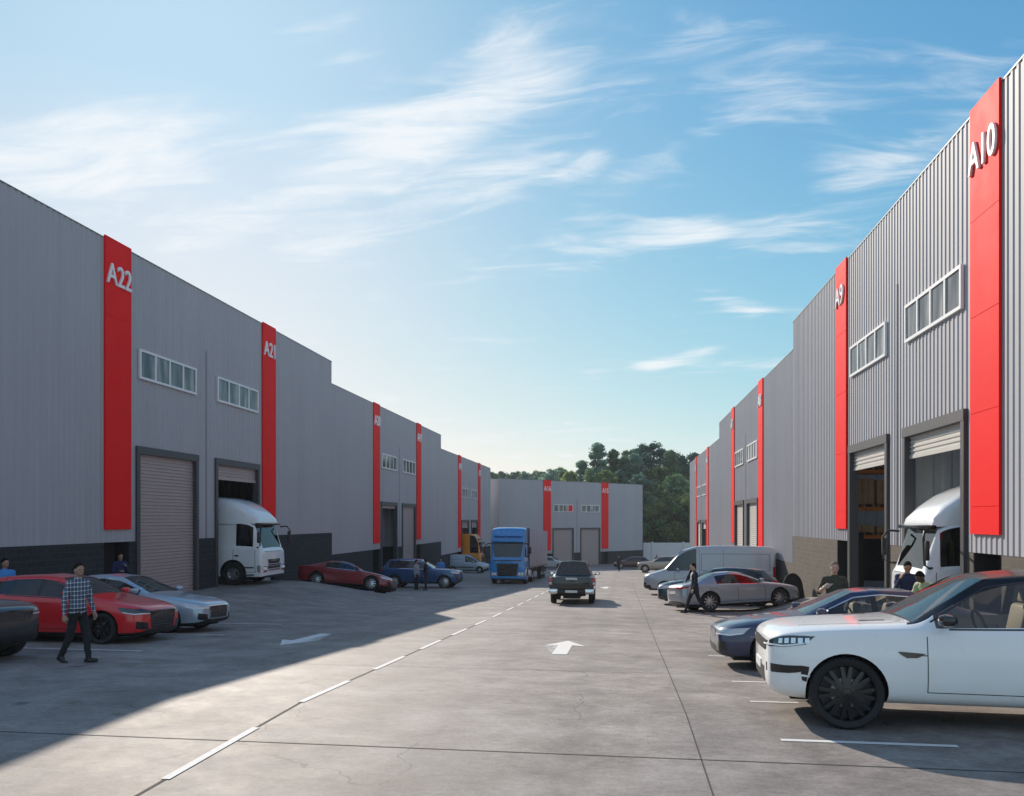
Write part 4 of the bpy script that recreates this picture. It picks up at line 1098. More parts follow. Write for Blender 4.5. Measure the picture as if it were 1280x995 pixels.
        for sd in (1, -1): S.seam(fr_, [(-.1, sd * gw * 1.02, gz1 + .012), (-.1, sd * gw * .88, gz0 - .012)], .022, 0, .012)
        fr_.build('grille_surround', M['gloss_black'] if lamp == 'lamp_dark' else M['chrome'], go)
    bars.build('grille_bar', (M['dark'] if fine else M['frame']) if face == 'big' or fine else M['chrome'], go)
    li = MB(); z0 = lerp(st[1][1], zn, .10); z1 = lerp(st[1][1], zn, .42 if face != 'big' else .22)
    S.patch(li, [(-.1, -yw * .56, z1), (-.1, yw * .56, z1)], [(-.1, -yw * .6, z0), (-.1, yw * .6, z0)], 0, .004, 10, 3)
    li.build('lower_intake', M['plastic'], root)
    npz = lerp(st[1][1], zn, .42 if fine else .56); npl = MB(); S.patch(npl, [(-.2, -.26, npz + .055), (-.2, .26, npz + .055)], [(-.2, -.26, npz - .055), (-.2, .26, npz - .055)], 0, .014, 6, 1); npl.build('front_plate', M['plate'], root) if plates else None
    # tail
    zr = st[-2][2]; yr = st[-2][3]; e = L + .2
    if tailstyle != 'none':
        for sd in (1, -1):
            tl = MB()
            if tailstyle == 'tall': S.patch(tl, [(e, sd * yr * .76, zr + .28), (L - .15, sd * yr * 1.15, zr + .30)], [(e, sd * yr * .78, zr - .25), (L - .15, sd * yr * 1.15, zr - .22)], 0, .008, 6, 6)
            else: S.patch(tl, [(e, sd * yr * .45, zr + .03), (L - .05, sd * yr * 1.0, zr + .06), (L - .34, sd * yr * 1.15, zr + .055)], [(e, sd * yr * .45, zr - .055), (L - .05, sd * yr * 1.0, zr - .075), (L - .26, sd * yr * 1.15, zr - .02)], 0, .008, 10, 3)
            tl.build('tail_light', M['red_lamp'], root)
        rp = MB(); S.patch(rp, [(e, -.26, zr - .14), (e, .26, zr - .14)], [(e, -.26, zr - .25), (e, .26, zr - .25)], 0, .012, 6, 1); rp.build('rear_plate', M['plate'], root) if plates else None
    # cabin
    cb = MB(); zf = st[cab[0]][2]; xa, xb = S.X(rb + .02), S.X(cowl + .12); yi = hw * .80
    if g == 'van': xa = S.X(d[1] + .5)
    cb.box(xa, xb, -yi, yi, .42 * kz, zf - .28); cb.bbox(S.X(cowl + .62 * kx), S.X(cowl + .16), -yi, yi, zf - .30, zf - .03, .06)
    cab_o = cb.build('cabin_lining', M['plastic'], root)
    se = MB()
    for (xc, ys) in ([(d[1] - .22, (-.38, .38)), (d[2] - (.72 if g == 'sedan' else .30), (-.40, 0, .40))] if g != 'van' else [(d[1] - .15, (-.42, .42))]):
        for y in ys:
            se.bbox(S.X(xc + .14), S.X(xc - .42), y * ky - .24, y * ky + .24, zf - .46, zf - .30, .05)
            x0 = S.X(xc + .10); sb = MB(); sb.bbox(-.06, .06, y * ky - .23, y * ky + .23, 0, .62, .05); sb.bbox(-.045, .045, y * ky - .12, y * ky + .12, .64, .82, .04)
            top = min(H - .13, zf + .42) - (zf - .34); k = top / .82
            se.add([(x0 - z * .22 * k + x, yy, zf - .34 + z * k) for x, yy, z in sb.v], sb.f, 0, True)
    se.build('seat', M[seat], cab_o)
    sw = MB(); cx = S.X(cowl + .78 * kx); n = 18
    for k in range(n):
        a, b = 2 * math.pi * k / n, 2 * math.pi * (k + 1) / n
        pt = lambda q: (cx - .07 + .06 * math.sin(q), .38 * ky + .18 * math.cos(q), zf + .01 + .17 * math.sin(q))
        sw.tube([pt(a), pt(b)], .016, 6, 0, False)
    sw.build('steering_wheel', M['plastic'], cab_o)
    # wheels and underside
    un = MB(); un.box(S.X(L - .3), S.X(.3), -hw * .6, hw * .6, st[4][1] - .03, st[4][1] + .12); un.build('underside', M['liner'], root)
    for i, a in enumerate(ax):
        for sd in (1, -1):
            ww = .235 if kind != 'suv' else .27; add_wheel(root, S.X(a), sd * (hw - ww / 2 - .015), Rw, ww, style, M[rim], steer if i == 0 else 0)
    rest_on_ground(root, X, Y, heading, ax[1] - ax[0], W - .3)
    root['_'] = 0; del root['_']
    return root, S, st

P = dict(white=paint("white car paint", (.88, .88, .87), 0, .3), red=paint("bright red car paint", (.64, .012, .018), 0, .3), wine=paint("dark red metallic paint", (.20, .012, .016), .2),
         silver_blue=paint("silver blue metallic paint", (.36, .46, .54), .35), ink=paint("ink blue black paint", (.012, .018, .032), .2), blue=paint("deep blue metallic paint", (.016, .075, .20), .25),
         navy=paint("navy metallic paint", (.030, .035, .085), .3), silver=paint("silver metallic paint", (.35, .37, .41), .4), teal=paint("dark teal metallic paint", (.010, .040, .060), .3),
         van=paint("silver grey van paint", (.38, .41, .45), .3), black=paint("black car paint", (.014, .016, .017), .1), beige=paint("beige metallic paint", (.42, .37, .30), .3),
         pale=paint("pale grey green paint", (.55, .60, .58), .1), gloss=plain("gloss black roof paint", (.008, .009, .012), .3, 0, .05, coat=.25, spec=.25), truck_white=paint("white truck paint", (.78, .79, .80), 0, .32),
         truck_blue=paint("bright blue truck paint", (.006, .23, .58), 0, .28), truck_yellow=paint("amber yellow truck paint", (.72, .28, .008), 0, .3), maroon=paint("maroon paint", (.07, .012, .014), .2))
PI = math.pi
def px(u, Z): return seen(u, Z)
def nose_at(u, Z, heading, L):
    """centre of a vehicle of length L whose nose is on that sight line and distance"""
    x, y = seen(u, Z); return x - math.cos(heading) * L / 2, y - math.sin(heading) * L / 2
car('parked_suv', 'white SUV with black roof and black wheels, nearest car on the right', 'suv', P['white'], 4.22, 10.40, PI - R(3.5), cat='suv', rim='alloy_black', style='big_five', roof=P['gloss'], dark_pillars=True,
    glass='glass_clear', seat='seat_tan', face='slim', level=3, lamp='lamp_dark', fine=True, H=1.84, plates=True)
x, y = nose_at(895, 14.3, PI, 4.8)
car('parked_car', 'navy blue sedan parked just behind the white SUV', 'sedan', P['navy'], x, y + .3, PI, L=4.85, H=1.46, glass='glass_clear', face='wide', seat='seat_tan', level=3)
x, y = px(919, 29.6)
car('parked_car', 'silver sedan parked nose to the wall behind the man on the phone', 'sedan', P['silver'], x, y + .4, R(17), L=4.7, H=1.44, style='ten', face='slim', plates=True)
x, y = nose_at(822, 34.0, PI - R(3), 4.9)
car('parked_car', 'dark teal hatchback between the silver sedan and the silver van', 'hatch', P['teal'], x, y, PI - R(3), L=4.9, H=1.60, rim='alloy', style='seven')
x, y = nose_at(806, 42.5, PI, 6.6)
car('delivery_van', 'tall silver grey panel van with dark bumper, parked on the right', 'van', P['van'], x, y, PI - R(4), L=6.7, H=2.62, cat='van', style='steel', rim='disc', tailstyle='tall', face='tall')
x, y = nose_at(203, 18.0, 0, 4.45)
car('parked_car', 'bright red hatchback behind the walking man in a plaid shirt', 'hatch', P['red'], x, y, 0, L=4.45, H=1.50, rim='alloy_black', style='five', face='big', level=3, lamp='lamp_dark')
x, y = nose_at(273, 20.6, 0, 4.95)
car('parked_car', 'silver blue sedan parked beyond the red hatchback', 'sedan', P['silver_blue'], x, y, 0, L=4.95, H=1.47, rim='alloy_black', style='ten', face='big', level=3)
x, y = nose_at(14, 14.2, 0, 4.9)
car('parked_suv', 'dark SUV at the left edge with only its nose and mesh grille showing', 'suv', P['ink'], x, y, 0, cat='suv', L=4.9, H=1.70, face='big', level=3, lamp='lamp_dark')
x, y = nose_at(488, 38.6, 0, 4.7)
car('parked_car', 'dark red sedan parked between the white truck and the blue SUV', 'sedan', P['wine'], x, y + .4, 0, L=4.75, H=1.42, face='wide', style='ten')
x, y = nose_at(577, 48.8, 0, 4.95)
car('parked_suv', 'deep blue SUV with two men standing at its side', 'suv', P['blue'], x, y, 0, cat='suv', L=4.95, H=1.80, Rw=.38, style='multi', rim='alloy', face='tall')
x, y = px(597, 80.0)
car('small_van', 'small silver blue van below the yellow truck', 'mini_van', P['silver_blue'], x - 1.0, y, R(2), cat='van', style='steel', rim='alloy', tailstyle='tall')
root, S, st = car('pickup_truck', 'black double cab pickup driving away along the middle of the street', 'pickup', P['black'], *px(717.5, 35.6), R(90) + R(1), cat='pickup truck', style='seven', tailstyle='none', H=1.82, W=1.88)
def pickup_rear():
    L = 5.30; b = -L / 2; k = 1.82 / 1.80
    for sd in (1, -1):
        m = MB(); m.bbox(b - .03, b + .10, sd * .90 - .10, sd * .90 + .035, .80, 1.12, .02); m.bbox(b - .034, b + .05, sd * .90 - .085, sd * .90 + .025, .83, .93, .01, 1); m.build('tail_light', [M['red_lamp'], M['lamp']], root)
    g = MB(); g.bbox(b - .025, b + .06, -.76, .76, .62, 1.15, .02); tg = g.build('tailgate', P['black'], root)
    g = MB(); g.bbox(b - .045, b - .02, -.13, .13, .96, 1.03, .01); g.build('handle', M['gloss_black'], tg)
    me = text_mesh('TOYOTA', .115, .006, .008); link('tailgate_lettering', me, tg, (b - .034, 0, 1.065), (R(90), 0, R(-90)))
    bu = MB(); bu.bbox(b - .14, b + .1, -.55, .55, .46, .62, .03)
    bu.build('bumper', M['plastic'], root)
    for sd in (1, -1):
        c = MB(); c.bbox(b - .13, b + .12, min(sd * .56, sd * .94), max(sd * .56, sd * .94), .44, .66, .04); c.build('bumper_corner', M['chrome'], root)
    p = MB(); p.bbox(b - .15, b - .13, -.25, .25, .50, .60, .005); p.build('rear_plate', M['plate'], root)
    d = MB(); d.box(b + .1, 2.0, -.35, .35, .25, .5); d.tube([(b + .02, 0, .30), (b + .3, 0, .30)], .05, 8); d.build('chassis', M['liner'], root)
pickup_rear()
x, y = px(686, 96)
car('parked_car', 'small pale car by the shut doors of the far warehouse', 'hatch', P['pale'], x + .4, y, R(-14), L=4.2, H=1.5)
x, y = px(798, 92)
car('parked_car', 'dark maroon car in the shade by the far right warehouse corner', 'hatch', P['maroon'], x - .7, y + 6.0, PI, L=4.4, H=1.5)
x, y = nose_at(797, 84, PI, 4.8)
car('parked_suv', 'beige SUV parked in front of the white boundary wall', 'suv', P['beige'], x, y, PI - R(6), cat='suv', L=4.8, H=1.78, style='ten')

# ------------------------------------------------------------------ trucks
def truck(label, col, X, Y, heading, form, name='delivery_truck', trailer=None):
    """cab-over truck: form 'dome' has a curved roof deflector, 'high' a square tall cab"""
    root = empty(name, (0, 0, 0), 0, label, 'truck'); Wd = 2.5; L = 2.3; hw = Wd / 2
    if form == 'dome':
        st = [(0, .34, 1.36, 1.12, 1.44, 0, 0), (.05, .30, 1.40, 1.20, 1.50, 0, 0), (.10, .30, 1.50, 1.235, 1.60, .9, 0), (.42, .30, 1.62, 1.25, 2.62, 1.06, 1), (.62, .30, 1.64, 1.25, 2.74, 1.08, 1), (1.0, .30, 1.66, 1.25, 2.80, 1.08, 1),
              (1.7, .30, 1.66, 1.25, 2.82, 1.08, 1), (2.22, .32, 1.66, 1.24, 2.82, 1.08, 1), (2.30, .4, 1.6, 1.2, 2.78, 1.05, 1)]
        cowl, head = .10, .42
    else:
        st = [(0, .34, 1.55, 1.14, 1.66, 0, 0), (.05, .28, 1.60, 1.21, 1.72, 0, 0), (.09, .28, 1.70, 1.24, 1.84, .95, 0), (.26, .28, 1.78, 1.25, 2.88, 1.12, 1), (.34, .28, 1.80, 1.25, 3.12, 1.14, 1), (.55, .28, 1.80, 1.25, 3.78, 1.14, 1), (.9, .28, 1.80, 1.25, 3.92, 1.14, 1),
              (1.6, .28, 1.80, 1.25, 3.95, 1.14, 1), (2.22, .32, 1.80, 1.24, 3.96, 1.14, 1), (2.30, .4, 1.7, 1.2, 3.85, 1.10, 1)]
        cowl, head = .09, .26
    segs = [(cowl, head, 8, 10, WS), (cowl, head, 7, 8, PILLAR), (head + .02, 1.22, 6, 7, SG1), (.30, 1.32, 2, 6, DOOR1)]
    S = Shell(st, L, [1.32], .50, segs, hw, [.30, head + .02, 1.22, 1.32] if form == 'dome' else [.30, 1.22, 1.32], arch=.10, level=2)
    S.part('cab', [PAINT, TRIM, LINER, PILLAR, ROOF], [col, M['plastic'], M['liner'], col, col], root)
    S.part('windscreen', [WS], [M['glass_dark']], root)
    hw_ = hw + .2
    for sd in (1, -1):
        S.part('side_window', [SG1], [M['glass_dark']], root, sd)
        dr = S.part('door', [DOOR1], [col], root, sd)
        h = MB(); S.patch(h, [(1.06, sd * hw_, 1.32), (1.24, sd * hw_, 1.32)], [(1.06, sd * hw_, 1.26), (1.24, sd * hw_, 1.26)], 0, .03, 4, 2); h.build('handle', M['plastic'], dr)
        sm = MB()
        for x in (.30, 1.32): S.seam(sm, [(x, sd * hw_, st[3][2] - .02), (x, sd * hw_, .95 if x > 1 else .5)], .018)
        S.seam(sm, [(.30, sd * hw_, .55), (.78, sd * hw_, .55)], .018); sm.build('panel_gap', M['dark'], root)
        st_ = MB()
        for z in (.42, .74): st_.bbox(S.X(.78), S.X(.36), min(sd * 1.16, sd * 1.262), max(sd * 1.16, sd * 1.262), z, z + .06, .012)
        st_.build('step', M['frame'], root)
        if form == 'dome':                                              # low kerb-view window and black belt
            lw = MB(); S.patch(lw, [(.46, sd * hw_, 1.22), (1.0, sd * hw_, 1.42), (1.2, sd * hw_, 1.44)], [(.50, sd * hw_, .98), (.9, sd * hw_, .92), (1.2, sd * hw_, 1.0)], 0, .006, 8, 4); lw.build('lower_window', M['glass_dark'], root) if sd == 1 and 'right' in label else None
        # mirrors on a black loop ahead of the door
        mr = MB(); zt = st[3][4]; x0 = S.X(.22)
        mr.tube([(x0, sd * 1.12, zt - .10), (x0 + .22, sd * 1.34, zt - .08), (x0 + .30, sd * 1.52, zt - .26), (x0 + .28, sd * 1.54, zt - .9), (x0 + .12, sd * 1.40, zt - .98), (x0, sd * 1.22, zt - .98)], .032, 8)
        mr.bbox(x0 + .20, x0 + .30, sd * 1.56 - .12, sd * 1.56 + .10, zt - .78, zt - .30, .03)
        mr.build('door_mirror', M['plastic'], root)
        # lamps and chrome corner
        hl = MB(); S.patch(hl, [(-.1, sd * .72, .80), (.02, sd * 1.06, .84), (.2, sd * 1.3, .86)], [(-.1, sd * .72, .56), (.02, sd * 1.06, .54), (.2, sd * 1.3, .58)], 0, .014, 8, 4)
        ho = hl.build('headlight', M['lamp'] if form != 'dome' else M['chrome'], root)
        for q in range(2):
            bl = MB(); bl.ball((S.X(-.005), sd * (.84 + q * .16), .70), .05, .062, .075); bl.build('lamp_lens', M['drl'], ho)
    if form == 'dome':
        dm = MB(); n = 12; prof = [(.30, 2.72), (.34, 2.92), (.62, 3.22), (1.0, 3.50), (1.5, 3.72), (2.0, 3.81), (2.28, 3.83)]
        rows = []
        for x, z in prof:
            w = lerp(1.02, 1.16, min(1, (x - .3) / 1.2)); row = []
            for k in range(n + 1):
                a = PI * k / n; e = .38
                row.append((S.X(x), w * math.copysign(abs(math.cos(a)) ** e, math.cos(a)), 2.66 + (z - 2.66) * abs(math.sin(a)) ** e))
            rows.append(row)
        v = [p for r_ in rows for p in r_]; dm.add(v, [(i * (n + 1) + k, i * (n + 1) + k + 1, (i + 1) * (n + 1) + k + 1, (i + 1) * (n + 1) + k) for i in range(len(prof) - 1) for k in range(n)], 0, True)
        dm.add(rows[0], [tuple(range(n + 1))]); dm.add(rows[-1], [tuple(range(n + 1))]); dm.build('roof_deflector', col, root)
        vz = MB(); vz.bbox(S.X(.40), S.X(.16), -1.04, 1.04, 2.60, 2.70, .03); vz.build('sun_visor', M['gloss_black'], root)
        g = MB(); S.patch(g, [(-.1, -.62, 1.10), (-.1, .62, 1.10)], [(-.1, -.55, .90), (-.1, .55, .90)], 0, .01, 8, 3); g.build('grille', M['gloss_black'], root)
        c = MB(); S.patch(c, [(-.1, -.66, .88), (-.1, .66, .88)], [(-.1, -.66, .82), (-.1, .66, .82)], 0, .03, 8, 1); S.patch(c, [(-.1, -.62, .66), (-.1, .62, .66)], [(-.1, -.62, .60), (-.1, .62, .60)], 0, .03, 8, 1); c.build('chrome_bar', M['chrome'], root)
        lo = MB(); S.patch(lo, [(-.1, -.64, .80), (-.1, .64, .80)], [(-.1, -.64, .68), (-.1, .64, .68)], 0, .008, 8, 2); lo.build('lower_intake', M['plastic'], root)
        bl = MB()
        for y0 in (-.5, .35): bl.tube([(S.X(.10), y0, 1.56), (S.X(.22), y0 + .5, 1.86)], .014, 6)
        bl.build('wiper', M['plastic'], root)
        pn = MB(); S.patch(pn, [(-.1, -.9, 1.52), (-.1, .9, 1.52)], [(-.1, -.9, 1.46), (-.1, .9, 1.46)], 0, .01, 8, 1); pn.build('cowl_strip', M['plastic'], root)
    else:
        g = MB(); S.patch(g, [(-.1, -.78, 1.42), (-.1, .78, 1.42)], [(-.1, -.64, .56), (-.1, .64, .56)], 0, .014, 10, 6); go = g.build('grille', M['gloss_black'], root)
        b = MB()
        for q in range(6): z = 1.34 - q * .135; w = lerp(.74, .64, q / 6); S.patch(b, [(-.1, -w, z + .02), (-.1, w, z + .02)], [(-.1, -w, z - .02), (-.1, w, z - .02)], 0, .035, 8, 1)
        b.build('grille_bar', M['plastic'], go)
        v = MB(); v.bbox(S.X(.26), S.X(-.10), -1.10, 1.10, 2.88, 3.02, .05); v.bbox(S.X(.40), S.X(.22), -1.0, 1.0, 3.28, 3.38, .04); v.build('sun_visor', col if trailer else M['gloss_black'], root)
        dk = MB(); S.patch(dk, [(-.1, -1.0, 1.70), (-.1, 1.0, 1.70)], [(-.1, -1.0, 1.60), (-.1, 1.0, 1.60)], 0, .012, 8, 1); dk.build('cowl_strip', M['plastic'], root)
        for sd in (1, -1):
            f = MB(); S.patch(f, [(-.1, sd * .84, 1.5), (.1, sd * 1.3, 1.5)], [(-.1, sd * .74, .95), (.1, sd * 1.3, .95)], 0, .01, 4, 4); f.build('corner_panel', col, root)
    it = MB(); zt = st[3][2]; it.box(S.X(2.1), S.X(.30), -1.02, 1.02, .9, zt - .25); it.bbox(S.X(.62), S.X(.30), -1.05, 1.05, zt - .35, zt + .02, .05)
    io = it.build('cabin_lining', M['plastic'], root)
    se = MB()
    for y0 in (-.6, .6):
        se.bbox(S.X(1.35), S.X(.85), y0 - .26, y0 + .26, zt - .24, zt - .08, .05); se.bbox(S.X(1.5), S.X(1.35), y0 - .25, y0 + .25, zt - .2, zt + .75, .05)
    se.build('seat', M['seat_tan'] if 'right' in label else M['seat'], io)
    # frame, tank, box body
    Lb = trailer or 6.2; ch = MB(); x1 = S.X(.4); x0 = S.X(2.3 + (Lb + .3))
    for y0 in (-.45, .35): ch.box(x0, x1, y0, y0 + .1, .62, .88)
    ch.box(x0 + .2, S.X(2.6), -.35, .35, .55, .60); ch.build('chassis', M['liner'], root)
    bx = MB(); top = 3.62 if form == 'dome' else 3.98; bx.bbox(x0, S.X(2.48), -1.25, 1.25, 1.05, top, .03)
    if trailer:
        k = S.X(2.48)
        while k > x0 + .1: bx.box(k - .03, k, -1.258, 1.258, 1.10, top - .05, 1); k -= 1.55
        bx.box(x0 + .02, S.X(2.50), -1.262, 1.262, 1.04, 1.16, 1)
    bx.build('cargo_box', [M['trailer'], M['frame']] if trailer else [col, M['frame']], root)
    for sd in (1, -1):
        tk = MB(); tk.bbox(S.X(3.9), S.X(2.75), sd * .95 - .28, sd * .95 + .28, .40, .95, .08); tk.build('fuel_tank', M['alloy'], root)
        add_wheel(root, S.X(1.32), sd * (hw - .17), .50, .30, 'truck', M['alloy'])
        for a in ([4.6, 5.9] if not trailer else [4.9, 11.5, 12.8, 14.1]): add_wheel(root, S.X(a), sd * (hw - .20), .50, .34, 'truck', M['alloy'])
    bp = MB(); bp.bbox(x0 - .05, x0 + .06, -1.15, 1.15, .5, .65, .02); bp.build('rear_bar', M['frame'], root)
    return root, S
M['trailer'] = plain("grey mauve trailer curtain", (.31, .305, .38), .6, 0, .05, 1)
def put_truck(root, X, Y, heading, z=None, wb=3.6, xo=0):
    if z is None: rest_on_ground(root, X, Y, heading, wb, 2.0)
    else: root.location = (X, Y, z); root.rotation_euler = (0, 0, heading)
r, S = truck('white truck coming out of the shaded left door below the lettering A21', P['truck_white'], 0, 0, 0, 'dome'); put_truck(r, XL + 1.65 - 1.15, 33.72, 0, FLOORS[0] + .006)
r, S = truck('white truck in the sunlit right door below the lettering A10', P['truck_white'], 0, 0, 0, 'dome'); put_truck(r, XR - .72 + 1.15, 22.02, PI, FLOORS[0] + .006)
r, S = truck('amber yellow truck coming out of the far left door', P['truck_yellow'], 0, 0, 0, 'high'); put_truck(r, XL + 2.0 - 1.15, 85.6, 0, FLOORS[2] + .006)
r, S = truck('bright blue truck with a long grey mauve trailer facing the camera', P['truck_blue'], 0, 0, 0, 'high', 'semi_truck', 13.6)
xx, yy = px(634, 54.6); put_truck(r, xx, yy + 1.15, R(-90), None, 12.0)
h = ground_z(xx, yy) ; hb = ground_z(xx, yy + 13); r.rotation_euler = (0, math.atan2(hb - h, 13) * 1.0, R(-90)); r.location = (xx, yy + 1.15, lerp(h, hb, 1.2 / 13))

# ------------------------------------------------------------------ people
def round_cone(mb, a, b, ra, rb, m, flat=1.0, n=12):
    """tapered limb piece with rounded ends (closed)"""
    a, b = Vector(a), Vector(b); d = (b - a); L = d.length; d.normalize()
    s = d.orthogonal().normalized(); t = d.cross(s); pr = []
    for k in range(5): q = R(-90 + 90 * k / 4.0); pr.append((ra * math.cos(q), ra * math.sin(q)))
    for k in range(5): q = R(90 * k / 4.0); pr.append((rb * math.cos(q), L + rb * math.sin(q)))
    v = []
    for r, o in pr:
        r = max(r, .0005)
        v += [a + d * o + (s * math.cos(2 * math.pi * k / n) + t * math.sin(2 * math.pi * k / n) * flat) * r for k in range(n)]
    f = [(i * n + k, i * n + (k + 1) % n, (i + 1) * n + (k + 1) % n, (i + 1) * n + k) for i in range(len(pr) - 1) for k in range(n)]
    f += [tuple(range(n - 1, -1, -1)), tuple(range((len(pr) - 1) * n, len(pr) * n))]
    mb.add(v, f, m, True)
SKIN, TOP, LEGS, SHOE, INNER, BELT = range(6)
def person(label, X, Y, heading, top, legs, skin, hair, height=1.78, lean=0.0, turn=0.0, nod=0.0, arms=None, step=0.0, short=False, inner=None, voxel=.011, belly=0.0, jacket=False, z=None, group=None, stoop=None):
    """arms: {+1: (upper direction, fore direction), -1: ...} in body axes (x forward, y left, z up)"""
    k = height / 1.78; mb = MB(); tops = TOP
    root = empty('person', (X, Y, ground_z(X, Y) if z is None else z), heading, label, 'person', group)
    up = Matrix.Rotation(lean, 4, 'Y'); hip = Vector((0, 0, .94))
    def U(p): return hip + (up @ (Vector(p) - hip).to_4d()).to_3d()
    bones = []                                                          # (a, b, material) used to colour the skin afterwards
    def limb(a, b, ra, rb, m, flat=1.0): round_cone(mb, a, b, ra, rb, 0, flat); bones.append((Vector(a), Vector(b), m, max(ra, rb)))
    # torso as stacked ellipses
    rings = [(.84, .150, .105, 0), (.92, .170, .120, 0), (1.0, .162, .116 + belly * .6, belly * .5), (1.10, .158, .112 + belly, belly * .8), (1.22, .172, .116 + belly * .6, belly * .4), (1.34, .190, .118, 0), (1.42, .185, .100, -.01), (1.47, .125, .075, -.012), (1.50, .070, .060, -.01)]
    n = 20; v = []
    for zz, hw, dp, fx_ in rings:
        for q in range(n):
            a = 2 * math.pi * q / n; v.append(U((fx_ + dp * math.cos(a), hw * math.sin(a), zz)))
    f = [(i * n + q, i * n + (q + 1) % n, (i + 1) * n + (q + 1) % n, (i + 1) * n + q) for i in range(len(rings) - 1) for q in range(n)] + [tuple(range(n - 1, -1, -1)), tuple(range((len(rings) - 1) * n, len(rings) * n))]
    mb.add(v, f, 0, True)
    hem = .80 if jacket else .96
    bones += [(U((0, y, 1.44)), U((0, y, hem + .02)), TOP, .12) for y in (-.10, 0, .10)]
    if jacket:
        for y in (-.09, .09): limb(U((.0, y, .98)), U((-.01, y * 1.15, .80)), .115, .112, TOP)
    # legs
    for sd in (1, -1):
        sw = step * sd; hp = Vector((0, sd * .088, .90)); kn = hp + Vector((math.sin(sw + abs(step) * .12) * .43, sd * .012, -math.cos(sw) * .43))
        back = -.10 if step == 0 else (-.32 if sw < 0 else -.06)
        an = kn + Vector((math.sin(sw * 1.0 + back * (1 if step else .15)) * .41, 0, -math.cos(sw * 1.0 + back * (1 if step else .15)) * .41))
        limb(hp, kn, .092, .066, LEGS); limb(kn, an, .066, .047, LEGS)
        pitch = -.45 if (step and sw < 0) else (.10 if step else 0)
        toe = an + Vector((math.cos(pitch) * .155, sd * .02, math.sin(pitch) * .155 - .045)); heel = an + Vector((-.045, 0, -.045))
        limb(heel, toe, .044, .036, SHOE); limb(an + Vector((0, 0, .01)), an + Vector((.03, 0, -.035)), .047, .046, SHOE)
    # arms and hands
    arms = arms or {}
    hands = {}
    for sd in (1, -1):
        du, df = arms.get(sd, ((.05, sd * .14, -1), (.22, sd * .02, -1)))
        sh = U((-.005, sd * .185, 1.415)); el = sh + Vector(du).normalized() * .295; wr = el + Vector(df).normalized() * .255; fd = Vector(df).normalized()
        limb(U((0, sd * .12, 1.42)), sh, .072, .066, TOP); limb(sh, el, .062, .047, TOP)
        if short:
            mid = sh.lerp(el, .72); bones.append((mid, el, SKIN, .03))
        limb(el, el.lerp(wr, .9), .046 if not short else .042, .034 if not short else .030, SKIN if short else TOP)
        side = fd.cross(Vector((0, 0, 1))); side = side.normalized() if side.length > .1 else Vector((1, 0, 0)); nrm = side.cross(fd)
        if abs(fd.z) > .7: side = Vector((1, 0, 0)) - fd * fd.x; side.normalize(); nrm = fd.cross(side)
        inw = nrm if nrm.y * sd < 0 else -nrm
        pm = wr + fd * .085; limb(wr - fd * .01, wr + fd * .02, .027, .029, SKIN); limb(wr + fd * .02, pm, .036, .038, SKIN, .60); hands[sd] = (wr, fd, side, inw)
        for q, (o, ln) in enumerate(((.030, .070), (.010, .080), (-.010, .074), (-.029, .058))):
            b = pm + side * o; c = b + (fd * .9 + inw * .25).normalized() * ln * .5; e = c + (fd * .6 + inw * .8).normalized() * ln * .5
            limb(b - fd * .02, c, .0100, .0090, SKIN); limb(c, e, .0090, .0075, SKIN)
        tb = wr + fd * .03 + side * .026; tc = tb + (fd * .7 + side * .5 + inw * .3).normalized() * .045; limb(tb, tc, .0125, .011, SKIN); limb(tc, tc + (fd * .9 + inw * .4).normalized() * .032, .011, .0085, SKIN)
    # neck and head (turned about the neck)
    nk = U((-.005, 0, 1.47)); hd = Matrix.Rotation(turn, 4, 'Z') @ Matrix.Rotation(lean * .6 + nod, 4, 'Y'); hc = nk + (hd @ Vector((.022, 0, .185, 0))).to_3d()
    def Hd(p): return hc + (hd @ Vector((*p, 0))).to_3d()
    limb(nk - Vector((0, 0, .03)), Hd((-.02, 0, -.06)), .058, .052, SKIN)
    h0 = len(mb.v); mb.ball((0, 0, 0), .098, .076, .118, 0, 20, 14); mb.ball((.028, 0, -.058), .064, .055, .060, 0, 16, 10)
    mb.ball((.085, 0, -.018), .024, .014, .026, 0, 10, 7); mb.ball((.092, 0, -.070), .012, .024, .010, 0, 10, 6); mb.ball((.080, 0, .018), .014, .045, .010, 0, 10, 6)
    for sd in (1, -1): mb.ball((-.005, sd * .077, -.012), .018, .010, .030, 0, 10, 7)
    mb.v[h0:] = [tuple(Hd(p)) for p in mb.v[h0:]]
    bones.append((Hd((0, 0, .06)), Hd((.02, 0, -.08)), SKIN, .09))
    # fuse into one continuous skin
    me = mb.mesh('figure', [], fix=False); me.materials.clear()
    o = bpy.data.objects.new('figure', me); COL.objects.link(o)
    md = o.modifiers.new('r', 'REMESH'); md.mode = 'VOXEL'; md.voxel_size = voxel; md.use_smooth_shade = True
    sm = o.modifiers.new('s', 'SMOOTH'); sm.factor = .5; sm.iterations = 2
    dg = bpy.context.evaluated_depsgraph_get(); dg.update()
    bm_ = bpy.data.meshes.new_from_object(o.evaluated_get(dg)); bpy.data.objects.remove(o)
    mats = [skin, top, legs, M['shoe'], inner or top, M['shoe']]
    for q in mats: bm_.materials.append(q)
    import numpy as np
    nv_ = len(bm_.vertices); co = np.empty(nv_ * 3); bm_.vertices.foreach_get('co', co); co = co.reshape(-1, 3); no = np.empty(nv_ * 3); bm_.vertices.foreach_get('normal', no); no = no.reshape(-1, 3)
    fold = sum(a_ * np.sin(co @ np.array(w_) + p_) for a_, w_, p_ in ((.0030, (31, 17, 44), .3), (.0026, (-23, 37, 29), 1.7), (.0016, (61, -48, 83), 2.9), (.0014, (-70, 55, 66), .8)))
